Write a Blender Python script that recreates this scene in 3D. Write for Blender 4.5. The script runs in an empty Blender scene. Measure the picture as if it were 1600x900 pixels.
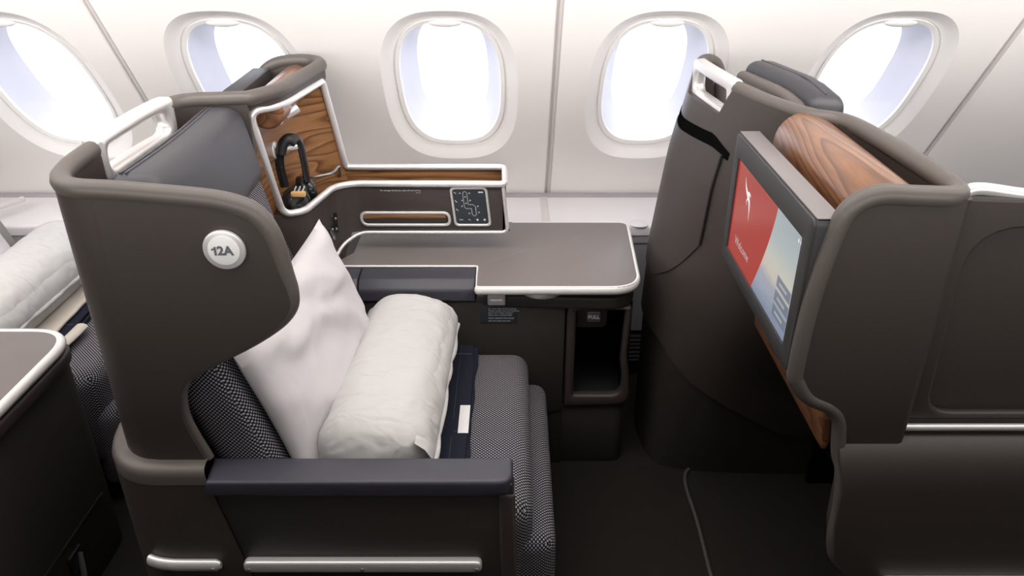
import bpy, bmesh, math, random
from mathutils import Vector, Matrix, noise

random.seed(4)
SC = bpy.context.scene
COL = SC.collection
PI = math.pi

# ------------------------------------------------------------------ camera
cam_d = bpy.data.cameras.new('camera')
cam_d.sensor_width = 36.0
cam_d.lens = 36.0 * 1236.0 / 1600.0
cam_d.clip_start = 0.02
cam = bpy.data.objects.new('camera', cam_d)
COL.objects.link(cam)
cam.location = (0, 0, 1.65)
cam.rotation_euler = (math.radians(90 - 27.7), 0, 0)
SC.camera = cam

# ------------------------------------------------------------------ world, lights, exposure
world = bpy.data.worlds.new('sky')
SC.world = world
world.use_nodes = True
bg = world.node_tree.nodes['Background']
bg.inputs['Color'].default_value = (0.93, 0.96, 1.0, 1)
bg.inputs['Strength'].default_value = 3.0

def area(name, loc, rot, sx, sy, power, col=(1, 1, 1)):
    d = bpy.data.lights.new(name, 'AREA')
    d.shape = 'RECTANGLE'; d.size = sx; d.size_y = sy
    d.energy = power; d.color = col
    o = bpy.data.objects.new(name, d); COL.objects.link(o)
    o.location = loc; o.rotation_euler = rot
    return o
# the cabin's ceiling light strip above the seats and the wash light under the overhead bin
area('ceiling_light_strip', (0, 0.95, 2.24), (0, 0, 0), 7.0, 0.5, 42, (1, 0.95, 0.91))
area('sidewall_wash_light', (0, 1.46, 1.70), (math.radians(106), 0, 0), 7.0, 0.08, 55, (1, 0.95, 0.935))
# daylight from the row of windows on the other side of the cabin
area('far_side_daylight', (0, -1.12, 1.55), (math.radians(90), 0, 0), 8.0, 0.8, 98, (1, 0.97, 0.95))

SC.view_settings.view_transform = 'Standard'
SC.view_settings.look = 'None'
SC.view_settings.gamma = 1.0
SC.view_settings.use_curve_mapping = False
SC.view_settings.exposure = 0.0

# ------------------------------------------------------------------ materials
M = {}
def nodes(name):
    m = bpy.data.materials.new(name); m.use_nodes = True
    nt = m.node_tree
    return m, nt, nt.nodes['Principled BSDF']
def mixrgb(nt, fac, a, b):
    n = nt.nodes.new('ShaderNodeMix'); n.data_type = 'RGBA'
    if hasattr(fac, 'is_linked'): nt.links.new(fac, n.inputs['Factor'])
    else: n.inputs['Factor'].default_value = fac
    for v, s in ((a, n.inputs[6]), (b, n.inputs[7])):
        if hasattr(v, 'is_linked'): nt.links.new(v, s)
        else: s.default_value = (*v, 1)
    return n.outputs[2]
def texco(nt, kind='Object', scale=(1, 1, 1), rot=(0, 0, 0)):
    t = nt.nodes.new('ShaderNodeTexCoord'); mp = nt.nodes.new('ShaderNodeMapping')
    mp.inputs['Scale'].default_value = scale; mp.inputs['Rotation'].default_value = rot
    nt.links.new(t.outputs[kind], mp.inputs['Vector'])
    return mp.outputs['Vector']
def noise_tex(nt, vec, scale, detail=3, rough=.5, dist=0):
    n = nt.nodes.new('ShaderNodeTexNoise')
    n.inputs['Scale'].default_value = scale; n.inputs['Detail'].default_value = detail
    n.inputs['Roughness'].default_value = rough; n.inputs['Distortion'].default_value = dist
    nt.links.new(vec, n.inputs['Vector'])
    return n.outputs['Fac']
def bump(nt, bsdf, h, strength, dist):
    b = nt.nodes.new('ShaderNodeBump')
    b.inputs['Strength'].default_value = strength; b.inputs['Distance'].default_value = dist
    nt.links.new(h, b.inputs['Height']); nt.links.new(b.outputs['Normal'], bsdf.inputs['Normal'])
def plain(name, col, rough=.5, metal=0.0, grain=None, spec=.5, var=.08):
    m, nt, b = nodes(name)
    b.inputs['Roughness'].default_value = rough; b.inputs['Metallic'].default_value = metal
    b.inputs['Specular IOR Level'].default_value = spec
    v = texco(nt)
    if grain:
        f = noise_tex(nt, v, grain[0], 2)
        c = mixrgb(nt, f, tuple(x * (1 - var) for x in col), tuple(x * (1 + var) for x in col))
        nt.links.new(c, b.inputs['Base Color'])
        bump(nt, b, f, grain[1], .001)
    else:
        b.inputs['Base Color'].default_value = (*col, 1)
    M[name] = m
    return m
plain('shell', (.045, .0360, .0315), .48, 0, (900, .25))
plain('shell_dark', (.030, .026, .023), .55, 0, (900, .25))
plain('rim', (.092, .080, .072), .42, 0, (1200, .2))
plain('laminate', (.185, .163, .155), .45, 0, (700, .1))
plain('black', (.008, .008, .009), .5)
plain('recess_shade', (.004, .004, .004), 1.0, 0, None, 0)  # near-black that stands in for shade inside slot, cubby and foot well
plain('gloss_black', (.012, .012, .013), .18)
plain('navy_vinyl', (.044, .043, .058), .45, 0, (1100, .2))
plain('leather', (.036, .036, .043), .42, 0, (700, .35))
plain('silver', (.80, .78, .77), .32, .55)
plain('white_trim', (.82, .80, .78), .35, .15)
plain('chrome', (.78, .77, .78), .18, 1.0)
plain('latch_grey', (.42, .41, .41), .4, .4)
plain('steel_dark', (.30, .29, .29), .35, .7)
plain('wall_white', (.88, .85, .83), .6, 0, (260, .12), .3, .015)
plain('bezel_white', (.94, .925, .91), .5)
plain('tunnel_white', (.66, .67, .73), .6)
plain('seam_grey', (.62, .59, .58), .6)
plain('bin_white', (.72, .71, .715), .5)
plain('bin_grey', (.36, .345, .37), .5)
plain('kick_grey', (.085, .08, .085), .55)
plain('carpet', (.020, .018, .016), .95, 0, (420, 1.0), .1, .6)
plain('carpet_trim', (.06, .056, .052), .7)
plain('ceiling_white', (.8, .78, .76), .7)
plain('aisle_dark', (.06, .055, .05), .6)
plain('cream', (.60, .55, .48), .85, 0, (400, .2), .2, .04)
plain('stitch_navy', (.035, .04, .06), .7)
plain('navy_cloth', (.012, .014, .026), .85, 0, (500, .3), .2, .15)
plain('tag_white', (.75, .75, .74), .7)
plain('label_dark', (.030, .038, .045), .35)
plain('ink_grey', (.12, .12, .14), .6)
plain('print_white', (.55, .55, .56), .6)
plain('amber', (.62, .38, .15), .5)
plain('bezel_dark', (.032, .031, .033), .5, 0, (1500, .1))
plain('monitor_top_sheen', (.19, .175, .175), .38, 0, (1500, .1))  # paler than the housing: overhead light reflection put into the colour

def wood(name, scale, rot, bands, dark=(.075, .028, .010), light=(.27, .115, .042), rough=.35):
    """growth rings as contour lines of a stretched noise, with fine pores"""
    m, nt, b = nodes(name)
    v = texco(nt, 'Object', scale, rot)
    f = noise_tex(nt, v, 1.0, 1.5, .4, .3)
    mu = nt.nodes.new('ShaderNodeMath'); mu.operation = 'MULTIPLY'; mu.inputs[1].default_value = bands
    nt.links.new(f, mu.inputs[0])
    pp = nt.nodes.new('ShaderNodeMath'); pp.operation = 'FRACT'
    nt.links.new(mu.outputs[0], pp.inputs[0])
    cr = nt.nodes.new('ShaderNodeValToRGB'); e = cr.color_ramp.elements
    e[0].position = 0; e[0].color = (*light, 1)
    e[1].position = 1; e[1].color = (*(x * .9 for x in light), 1)
    n = e.new(.55); n.color = (*(a * .6 + c * .4 for a, c in zip(light, dark)), 1)
    n = e.new(.86); n.color = (*dark, 1)
    nt.links.new(pp.outputs[0], cr.inputs[0])
    pv = texco(nt, 'Object', tuple(x * 9 for x in scale), rot)
    pf = noise_tex(nt, pv, 1.0, 4, .7)
    c = mixrgb(nt, pf, (.35, .33, .32), (1.35, 1.32, 1.3))
    mm = nt.nodes.new('ShaderNodeMix'); mm.data_type = 'RGBA'; mm.blend_type = 'MULTIPLY'; mm.inputs['Factor'].default_value = .8
    nt.links.new(cr.outputs[0], mm.inputs[6]); nt.links.new(c, mm.inputs[7])
    nt.links.new(mm.outputs[2], b.inputs['Base Color'])
    b.inputs['Roughness'].default_value = rough
    b.inputs['Coat Weight'].default_value = .3
    b.inputs['Coat Roughness'].default_value = .3
    M[name] = m
wood('walnut', (1.3, 1.3, 9), (.10, .05, 0), 17, (.12, .05, .018), (.36, .18, .075))
wood('walnut_strip', (2, 4, 50), (0, 0, 0), 4, (.13, .055, .02), (.36, .18, .075))
wood('walnut_roll', (9, .85, 8), (.05, 0, .07), 21, (.12, .052, .026), (.27, .125, .062), .27)

def fabric(name):
    m, nt, b = nodes(name)
    v = texco(nt, 'UV', (1 / .0062, 1 / .0062, 1), (0, 0, PI / 4))
    vo = nt.nodes.new('ShaderNodeTexVoronoi')
    vo.voronoi_dimensions = '2D'; vo.inputs['Randomness'].default_value = 0
    vo.inputs['Scale'].default_value = 1.0
    nt.links.new(v, vo.inputs['Vector'])
    r = nt.nodes.new('ShaderNodeMapRange')
    r.inputs['From Min'].default_value = .26; r.inputs['From Max'].default_value = .38
    r.inputs['To Min'].default_value = 1; r.inputs['To Max'].default_value = 0
    nt.links.new(vo.outputs['Distance'], r.inputs['Value'])
    c = mixrgb(nt, r.outputs['Result'], (.011, .010, .015), (.36, .35, .38))
    nt.links.new(c, b.inputs['Base Color'])
    b.inputs['Roughness'].default_value = .9
    b.inputs['Specular IOR Level'].default_value = .15
    bump(nt, b, r.outputs['Result'], .5, .001)
    M[name] = m
fabric('dot_fabric')

def cloth(name, col, wscale, wdist, amount=.4):
    m, nt, b = nodes(name)
    b.inputs['Base Color'].default_value = (*col, 1); b.inputs['Roughness'].default_value = .85
    b.inputs['Specular IOR Level'].default_value = .2
    b.inputs['Sheen Weight'].default_value = .1
    v = texco(nt, 'Object', (1, 1.8, 1))
    f = noise_tex(nt, v, wscale, 1.6, .45, .8)
    bump(nt, b, f, amount, wdist)
    M[name] = m
cloth('linen', (.605, .585, .60), 6, .014)
cloth('duvet_cloth', (.555, .55, .54), 15, .012, .7)

def pane_mat():
    m, nt, b = nodes('window_pane')
    nt.nodes.remove(b)
    out = nt.nodes['Material Output']
    tr = nt.nodes.new('ShaderNodeBsdfTransparent'); tr.inputs['Color'].default_value = (.97, .97, 1, 1)
    gl = nt.nodes.new('ShaderNodeBsdfGlossy'); gl.inputs['Roughness'].default_value = .05
    mx = nt.nodes.new('ShaderNodeMixShader'); mx.inputs[0].default_value = .04
    nt.links.new(tr.outputs[0], mx.inputs[1]); nt.links.new(gl.outputs[0], mx.inputs[2])
    nt.links.new(mx.outputs[0], out.inputs['Surface'])
    M['window_pane'] = m
pane_mat()

def screen_mat(name, kind):
    m, nt, b = nodes(name)
    b.inputs['Roughness'].default_value = .25; b.inputs['Specular IOR Level'].default_value = .25
    b.inputs['Base Color'].default_value = (.01, .01, .01, 1)
    if kind == 'sky':     # picture of a pale sky over hazy mountains
        t = nt.nodes.new('ShaderNodeTexCoord'); sp = nt.nodes.new('ShaderNodeSeparateXYZ')
        nt.links.new(t.outputs['UV'], sp.inputs[0])
        v = texco(nt, 'UV', (14, 18, 1))
        f = noise_tex(nt, v, 1.0, 5, .6)
        ad = nt.nodes.new('ShaderNodeMath'); ad.operation = 'MULTIPLY_ADD'
        nt.links.new(f, ad.inputs[0]); ad.inputs[1].default_value = .10
        nt.links.new(sp.outputs[1], ad.inputs[2])
        cr = nt.nodes.new('ShaderNodeValToRGB'); e = cr.color_ramp.elements
        e[0].position = .05; e[0].color = (.20, .24, .33, 1)
        e[1].position = 1.0; e[1].color = (.33, .38, .40, 1)
        for p, c in ((.22, (.30, .33, .40)), (.34, (.33, .34, .39)), (.42, (.52, .47, .40)), (.56, (.50, .50, .44)), (.75, (.40, .44, .44))):
            n = e.new(p); n.color = (*c, 1)
        nt.links.new(ad.outputs[0], cr.inputs[0])
        nt.links.new(cr.outputs[0], b.inputs['Emission Color'])
    else:
        b.inputs['Emission Color'].default_value = (*kind, 1)
    b.inputs['Emission Strength'].default_value = 1.0
    M[name] = m
screen_mat('screen_picture', 'sky')
screen_mat('screen_red', (.36, .030, .020))
screen_mat('screen_white', (.80, .78, .78))
screen_mat('screen_soft', (.42, .38, .38))
screen_mat('screen_menu', (.17, .20, .25))

# ------------------------------------------------------------------ mesh helpers
def tag(o, label=None, cat=None, group=None, kind=None):
    if label: o['label'] = label
    if cat: o['category'] = cat
    if group: o['group'] = group
    if kind: o['kind'] = kind
    return o
def thing(name, loc, label, cat, group=None):
    o = bpy.data.objects.new(name, None); COL.objects.link(o)
    o.empty_display_size = .05
    o.location = loc
    return tag(o, label, cat, group)
def root_of(o):
    v = Vector((0, 0, 0))
    while o is not None:
        v += o.location
        o = o.parent
    return v
def adopt(o, parent):
    if parent is not None:
        o.parent = parent
        if parent.type == 'EMPTY':
            o.matrix_parent_inverse = Matrix.Translation(-Vector(parent.location))
def box_uv(me):
    uv = me.uv_layers.new(name='UVMap')
    for p in me.polygons:
        n = p.normal
        a = max(range(3), key=lambda i: abs(n[i]))
        for li in p.loop_indices:
            c = me.vertices[me.loops[li].vertex_index].co
            uv.data[li].uv = ((c.y, c.z) if a == 0 else (c.x, c.z) if a == 1 else (c.x, c.y))
def finish(bm, name, mat, parent=None, angle=38, uv=False, recalc=True):
    if recalc:
        bmesh.ops.recalc_face_normals(bm, faces=bm.faces[:])
    me = bpy.data.meshes.new(name)
    bm.to_mesh(me); bm.free()
    me.shade_smooth()
    me.set_sharp_from_angle(angle=math.radians(angle))
    if uv: box_uv(me)
    me.materials.append(M[mat])
    o = bpy.data.objects.new(name, me); COL.objects.link(o)
    adopt(o, parent)
    return o
def raw(name, verts, faces, mat, parent=None, angle=38, uv=False):
    bm = bmesh.new()
    vs = [bm.verts.new(v) for v in verts]
    for f in faces:
        try: bm.faces.new([vs[i] for i in f])
        except ValueError: pass
    return finish(bm, name, mat, parent, angle, uv)
def rpoly(pts, n=6):
    """polygon with corner radii: (x, y) or (x, y, r)"""
    out = []
    N = len(pts)
    for i, p in enumerate(pts):
        r = p[2] if len(p) > 2 else 0
        c = Vector(p[:2])
        if r <= 0: out.append((c.x, c.y)); continue
        a = (Vector(pts[i - 1][:2]) - c); b = (Vector(pts[(i + 1) % N][:2]) - c)
        la, lb = a.length, b.length
        a.normalize(); b.normalize()
        ang = a.angle(b)
        d = min(r / math.tan(ang / 2), la * .49, lb * .49)
        p0, p1 = c + a * d, c + b * d
        for k in range(n + 1):
            t = k / n
            q = p0 * (1 - t) ** 2 + c * 2 * t * (1 - t) + p1 * t * t
            out.append((q.x, q.y))
    return out
AX = {'X': lambda a, b, e: (e, a, b), 'Y': lambda a, b, e: (a, e, b), 'Z': lambda a, b, e: (a, b, e)}
def bm_prism(bm, pts, axis, a, b, bev=0.0, seg=2):
    f = AX[axis]
    va = [bm.verts.new(f(p[0], p[1], a)) for p in pts]
    vb = [bm.verts.new(f(p[0], p[1], b)) for p in pts]
    n = len(pts)
    caps = [bm.faces.new(va), bm.faces.new(vb[::-1])]
    for i in range(n):
        bm.faces.new([va[i], va[(i + 1) % n], vb[(i + 1) % n], vb[i]])
    if bev > 0:
        es = list({e for c in caps for e in c.edges})
        bmesh.ops.recalc_face_normals(bm, faces=bm.faces[:])
        bmesh.ops.bevel(bm, geom=es, offset=bev, offset_type='OFFSET', segments=seg, profile=.5, affect='EDGES', clamp_overlap=True)
def prism(name, pts, axis, a, b, mat, parent=None, bev=.003, seg=2, uv=False, angle=38):
    bm = bmesh.new()
    bm_prism(bm, pts, axis, a, b, bev, seg)
    return finish(bm, name, mat, parent, angle, uv)
def bm_box(bm, x0, x1, y0, y1, z0, z1, bev=0, seg=2):
    b2 = bmesh.new()
    bmesh.ops.create_cube(b2, size=1)
    for v in b2.verts:
        v.co = ((x0 + x1) / 2 + v.co.x * (x1 - x0), (y0 + y1) / 2 + v.co.y * (y1 - y0), (z0 + z1) / 2 + v.co.z * (z1 - z0))
    if bev > 0:
        bmesh.ops.bevel(b2, geom=b2.edges[:], offset=bev, offset_type='OFFSET', segments=seg, profile=.5, affect='EDGES')
    me = bpy.data.meshes.new('t'); b2.to_mesh(me); b2.free()
    bm.from_mesh(me); bpy.data.meshes.remove(me)
def box(name, x0, x1, y0, y1, z0, z1, mat, parent=None, bev=.004, seg=2, uv=False):
    bm = bmesh.new()
    bm_box(bm, x0, x1, y0, y1, z0, z1, bev, seg)
    return finish(bm, name, mat, parent, 38, uv)
def smooth_path(pts, n=8, closed=False):
    """Catmull-Rom through pts"""
    P = [Vector(p) for p in pts]; N = len(P); out = []
    rng = range(N if closed else N - 1)
    for i in rng:
        p1, p2 = P[i], P[(i + 1) % N]
        p0 = P[i - 1] if (closed or i > 0) else p1 * 2 - p2
        p3 = P[(i + 2) % N] if (closed or i + 2 < N) else p2 * 2 - p1
        for k in range(n):
            t = k / n
            out.append(.5 * ((2 * p1) + (p2 - p0) * t + (2 * p0 - 5 * p1 + 4 * p2 - p3) * t * t + (3 * p1 - p0 - 3 * p2 + p3) * t ** 3))
    if not closed: out.append(P[-1])
    return out
def round_path(pts, r, n=5, closed=False):
    """3D polyline with its corners rounded"""
    P = [Vector(p[:3]) for p in pts]; N = len(P); out = []
    for i in range(N):
        if not closed and i in (0, N - 1): out.append(P[i]); continue
        c = P[i]; a = P[i - 1] - c; b = P[(i + 1) % N] - c
        rr = pts[i][3] if len(pts[i]) > 3 else r
        da = min(rr, a.length * .45); db = min(rr, b.length * .45)
        p0 = c + a.normalized() * da; p1 = c + b.normalized() * db
        for k in range(n + 1):
            t = k / n
            out.append(p0 * (1 - t) ** 2 + c * 2 * t * (1 - t) + p1 * t * t)
    return out
def bm_tube(bm, path, r, n=10, closed=False, flat=1.0, up=None):
    """tube along path; r is a number or one per point; flat squashes it along its second axis"""
    P = [Vector(p) for p in path]; N = len(P)
    rs = r if isinstance(r, (list, tuple)) else [r] * N
    T = []
    for i in range(N):
        a = P[i - 1] if (i > 0 or closed) else P[i]
        b = P[(i + 1) % N] if (i < N - 1 or closed) else P[i]
        T.append((b - a).normalized())
    u = Vector(up) if up else (Vector((0, 0, 1)) if abs(T[0].z) < .9 else Vector((0, 1, 0)))
    rings = []
    nv = None
    for i in range(N):
        t = T[i]
        if up: nv = Vector(up).cross(t).normalized()
        elif nv is None: nv = u.cross(t).normalized()
        else: nv = (nv - t * nv.dot(t)).normalized()
        bv = t.cross(nv)
        rings.append([bm.verts.new(P[i] + nv * rs[i] * math.cos(2 * PI * k / n) + bv * rs[i] * flat * math.sin(2 * PI * k / n)) for k in range(n)])
    for i in range(N if closed else N - 1):
        A, B = rings[i], rings[(i + 1) % N]
        for k in range(n):
            bm.faces.new([A[k], A[(k + 1) % n], B[(k + 1) % n], B[k]])
    if not closed:
        bm.faces.new(rings[0][::-1]); bm.faces.new(rings[-1])
def tube(name, path, r, mat, parent=None, n=10, closed=False, flat=1.0, up=None):
    bm = bmesh.new(); bm_tube(bm, path, r, n, closed, flat, up)
    return finish(bm, name, mat, parent, 50)
def bm_strip(bm, plan, tops, bots, th, rows=3):
    """upright sheet following a plan curve; th grows it to the left of travel"""
    N = len(plan); P = [Vector((p[0], p[1])) for p in plan]
    O, I = [], []
    for i in range(N):
        t = (P[min(i + 1, N - 1)] - P[max(i - 1, 0)]).normalized()
        nr = Vector((-t.y, t.x))
        q = P[i] + nr * th
        tz = tops[i] if isinstance(tops, (list, tuple)) else tops
        bz = bots[i] if isinstance(bots, (list, tuple)) else bots
        O.append([bm.verts.new((P[i].x, P[i].y, bz + (tz - bz) * k / rows)) for k in range(rows + 1)])
        I.append([bm.verts.new((q.x, q.y, bz + (tz - bz) * k / rows)) for k in range(rows + 1)])
    for i in range(N - 1):
        for k in range(rows):
            bm.faces.new([O[i][k], O[i + 1][k], O[i + 1][k + 1], O[i][k + 1]])
            bm.faces.new([I[i][k], I[i][k + 1], I[i + 1][k + 1], I[i + 1][k]])
        bm.faces.new([O[i][rows], O[i + 1][rows], I[i + 1][rows], I[i][rows]])
        bm.faces.new([O[i][0], I[i][0], I[i + 1][0], O[i + 1][0]])
    for i in (0, N - 1):
        for k in range(rows):
            bm.faces.new([O[i][k], O[i][k + 1], I[i][k + 1], I[i][k]])
def strip(name, plan, tops, bots, th, mat, parent=None, rows=3, uv=False):
    bm = bmesh.new(); bm_strip(bm, plan, tops, bots, th, rows)
    return finish(bm, name, mat, parent, 45, uv)
def resample(loop, n):
    P = [Vector(p) for p in loop]; P.append(P[0])
    L = [0]
    for i in range(len(P) - 1): L.append(L[-1] + (P[i + 1] - P[i]).length)
    out = []; j = 0
    for k in range(n):
        s = L[-1] * k / n
        while L[j + 1] < s: j += 1
        t = (s - L[j]) / max(1e-9, L[j + 1] - L[j])
        out.append(P[j].lerp(P[j + 1], t))
    return out
def rrect(x0, x1, z0, z1, r, n=5):
    return rpoly([(x0, z0, r), (x1, z0, r), (x1, z1, r), (x0, z1, r)], n)
def rc(x0, x1, z0, z1, r): return [(x0, z0, r), (x1, z0, r), (x1, z1, r), (x0, z1, r)]
def rloop(pts, n=6, m=10):
    """rounded loop with n+1 points on each corner arc and m along each side"""
    arcs = []
    N = len(pts)
    for i, p in enumerate(pts):
        c = Vector(p[:2]); a = Vector(pts[i - 1][:2]) - c; b = Vector(pts[(i + 1) % N][:2]) - c
        la, lb = a.length, b.length; a.normalize(); b.normalize()
        d = min(max(p[2], .0004) / math.tan(a.angle(b) / 2), la * .49, lb * .49)
        p0, p1 = c + a * d, c + b * d
        arcs.append([p0 * (1 - t) ** 2 + c * 2 * t * (1 - t) + p1 * t * t for t in [k / n for k in range(n + 1)]])
    out = []
    for i, A in enumerate(arcs):
        out += A
        q = arcs[(i + 1) % N][0]
        out += [A[-1].lerp(q, k / (m + 1)) for k in range(1, m + 1)]
    return out
def inset(loop, e):
    out = []; N = len(loop)
    for i in range(N):
        t = (loop[(i + 1) % N] - loop[i - 1]).normalized()
        out.append(loop[i] + Vector((-t.y, t.x)) * e)
    return out
def frame_plate(name, outer, inner, fmap, d0, d1, mat, parent=None, rnd=.003, m=10, ang=60):
    """plate with a hole; fmap(a, b, d) -> 3D; outer and inner are counter-clockwise corner lists"""
    outer = [(q[0], q[1], max(q[2], rnd * 1.3)) for q in outer]
    A = rloop(outer, 6, m); B = rloop(inner, 6, m); n = len(A)
    bm = bmesh.new()
    loops = [(A, d0 + rnd), (inset(A, rnd * .3), d0 + rnd * .3), (inset(A, rnd), d0), (inset(B, -rnd), d0), (inset(B, -rnd * .3), d0 + rnd * .3), (B, d0 + rnd),
             (B, d1 - rnd), (inset(B, -rnd), d1), (inset(A, rnd), d1), (A, d1 - rnd)]
    V = [[bm.verts.new(fmap(p.x, p.y, d)) for p in lp] for lp, d in loops]
    for i in range(len(V)):
        a, b = V[i], V[(i + 1) % len(V)]
        for k in range(n):
            bm.faces.new([a[k], a[(k + 1) % n], b[(k + 1) % n], b[k]])
    return finish(bm, name, mat, parent, ang)
def sweep_plan(bm, plan, prof, end=None):
    """surface along a plan curve; prof: (outward offset, z) rows; end(z) moves the first column in X"""
    P = [Vector((p[0], p[1])) for p in plan]; N = len(P); V = []
    for off, z in prof:
        row = []
        for i in range(N):
            t = (P[min(i + 1, N - 1)] - P[max(i - 1, 0)]).normalized()
            q = P[i] + Vector((t.y, -t.x)) * -off
            x = q.x
            if end and i == 0: x = end(z)
            row.append(bm.verts.new((x, q.y, z)))
        V.append(row)
    for a, b in zip(V, V[1:]):
        for i in range(N - 1): bm.faces.new([a[i], a[i + 1], b[i + 1], b[i]])
def disc(name, c, axis, r, h, mat, parent=None, n=40, bev=.002):
    pts = [(r * math.cos(2 * PI * k / n), r * math.sin(2 * PI * k / n)) for k in range(n)]
    i = 'XYZ'.index(axis); o = [0, 1, 2]; o.remove(i)
    pts = [(c[o[0]] + p[0], c[o[1]] + p[1]) for p in pts]
    return prism(name, pts, axis, c[i], c[i] + h, mat, parent, bev)
def text(name, s, origin, ex, ey, size, mat, parent=None, align='LEFT', depth=.0004, spacing=1.0, bold=0.0):
    cu = bpy.data.curves.new('t', 'FONT'); cu.body = s; cu.size = size; cu.align_x = align; cu.align_y = 'CENTER'
    cu.extrude = depth; cu.space_line = spacing; cu.resolution_u = 2; cu.offset = bold
    t = bpy.data.objects.new('t', cu); COL.objects.link(t)
    bpy.context.view_layer.update()
    dg = bpy.context.evaluated_depsgraph_get()
    me = bpy.data.meshes.new_from_object(t.evaluated_get(dg))
    bpy.data.objects.remove(t); bpy.data.curves.remove(cu)
    ex = Vector(ex).normalized(); ey = Vector(ey).normalized(); ez = ex.cross(ey)
    mt = Matrix((ex, ey, ez)).transposed().to_4x4(); mt.translation = Vector(origin)
    me.transform(mt); me.name = name
    me.materials.clear(); me.materials.append(M[mat])
    o = bpy.data.objects.new(name, me); COL.objects.link(o)
    adopt(o, parent)
    return o

# ------------------------------------------------------------------ the cabin shell
LEAN = math.radians(34.5); CS, SN = math.cos(LEAN), math.sin(LEAN)
def wmap(x, s, d=0.0):            # wall coordinates: along the cabin, up the wall, outwards
    return (x, 2.71 - SN * s + CS * d, .61 + CS * s + SN * d)

fl = raw('floor', [(-5, -1.2, 0), (5, -1.2, 0), (5, 2.9, 0), (-5, 2.9, 0)], [(0, 1, 2, 3)], 'carpet')
tag(fl, kind='structure')
SEAMS = [-2.39, -1.13, .127, 1.395, 2.65]
WINS = [-1.42, -.80, -.185, .43, 1.075]
S_TOP = 1.2; SWC = .541
def se_loop(a, b, n=72, e=2.75, egg=.0):
    out = []
    for k in range(n):
        t = 2 * PI * k / n
        c, s = math.cos(t), math.sin(t)
        x = a * math.copysign(abs(c) ** (2 / e), c); y = b * math.copysign(abs(s) ** (2 / e), s)
        out.append((x * (1 + egg * y / b), y))
    return out
def rect_match(loop, x0, x1, y0, y1):
    out = []
    for (x, y) in loop:
        k = []
        if x > 1e-9: k.append(x1 / x)
        if x < -1e-9: k.append(x0 / x)
        if y > 1e-9: k.append(y1 / y)
        if y < -1e-9: k.append(y0 / y)
        m = min(k); out.append((x * m, y * m))
    # snap the nearest sample to each rectangle corner
    for cx in (x0, x1):
        for cy in (y0, y1):
            i = min(range(len(out)), key=lambda j: (out[j][0] - cx) ** 2 + (out[j][1] - cy) ** 2)
            out[i] = (cx, cy)
    return out
wall = bpy.data.objects.new('wall_window', None); COL.objects.link(wall); wall.location = (0, 2.71, .61)
tag(wall, 'cream leaning cabin sidewall with windows', kind='structure')
WA, WB = .203, .323
for i in range(len(SEAMS) - 1):
    x0, x1 = SEAMS[i] + .014, SEAMS[i + 1] - .012
    bm = bmesh.new()
    ws = [w for w in WINS if x0 < w < x1]
    tiles = []
    if len(ws) == 2:
        mid = (ws[0] + ws[1]) / 2; tiles = [(ws[0], x0, mid), (ws[1], mid, x1)]
    elif len(ws) == 1:
        m_ = ws[0] + (.31 if ws[0] - x0 < x1 - ws[0] else -.31)
        tiles = [(ws[0], x0, m_), (None, m_, x1)] if m_ > ws[0] else [(None, x0, m_), (ws[0], m_, x1)]
    else: tiles = [(None, x0, x1)]
    for w, a, b in tiles:
        if w is None:
            bm.faces.new([bm.verts.new(wmap(x_, s_)) for x_, s_ in ((a, 0), (b, 0), (b, S_TOP), (a, S_TOP))]); continue
        lp = se_loop(WA, WB)
        rc_ = rect_match(lp, a - w, b - w, -SWC, S_TOP - SWC)
        vi = [bm.verts.new(wmap(w + p[0], SWC + p[1])) for p in lp]
        vo = [bm.verts.new(wmap(w + p[0], SWC + p[1])) for p in rc_]
        n = len(lp)
        for k in range(n): bm.faces.new([vi[k], vi[(k + 1) % n], vo[(k + 1) % n], vo[k]])
    for xa in (x0, x1):   # rolled panel edge
        sg = -1 if xa == x0 else 1
        v = [bm.verts.new(wmap(xa + sg * e, s, d)) for s in (0, S_TOP) for e, d in ((0, 0), (.004, .003), (.005, .012))]
        bm.faces.new([v[0], v[1], v[4], v[3]]); bm.faces.new([v[1], v[2], v[5], v[4]])
    for f in bm.faces:
        f.normal_update()
        if f.normal.y > 0: f.normal_flip()
    finish(bm, 'panel', 'wall_white', wall, 50, recalc=False)
for sx in SEAMS:
    bm = bmesh.new()
    v = [bm.verts.new(wmap(sx + e, s, d)) for s in (0, S_TOP) for e, d in ((-.02, .009), (.000, .009), (.001, .001), (.009, .001), (.010, .009), (.02, .009))]
    for k in range(5): bm.faces.new([v[k], v[k + 1], v[k + 7], v[k + 6]])
    finish(bm, 'seam_strip', 'seam_grey', wall, 30)

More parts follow.
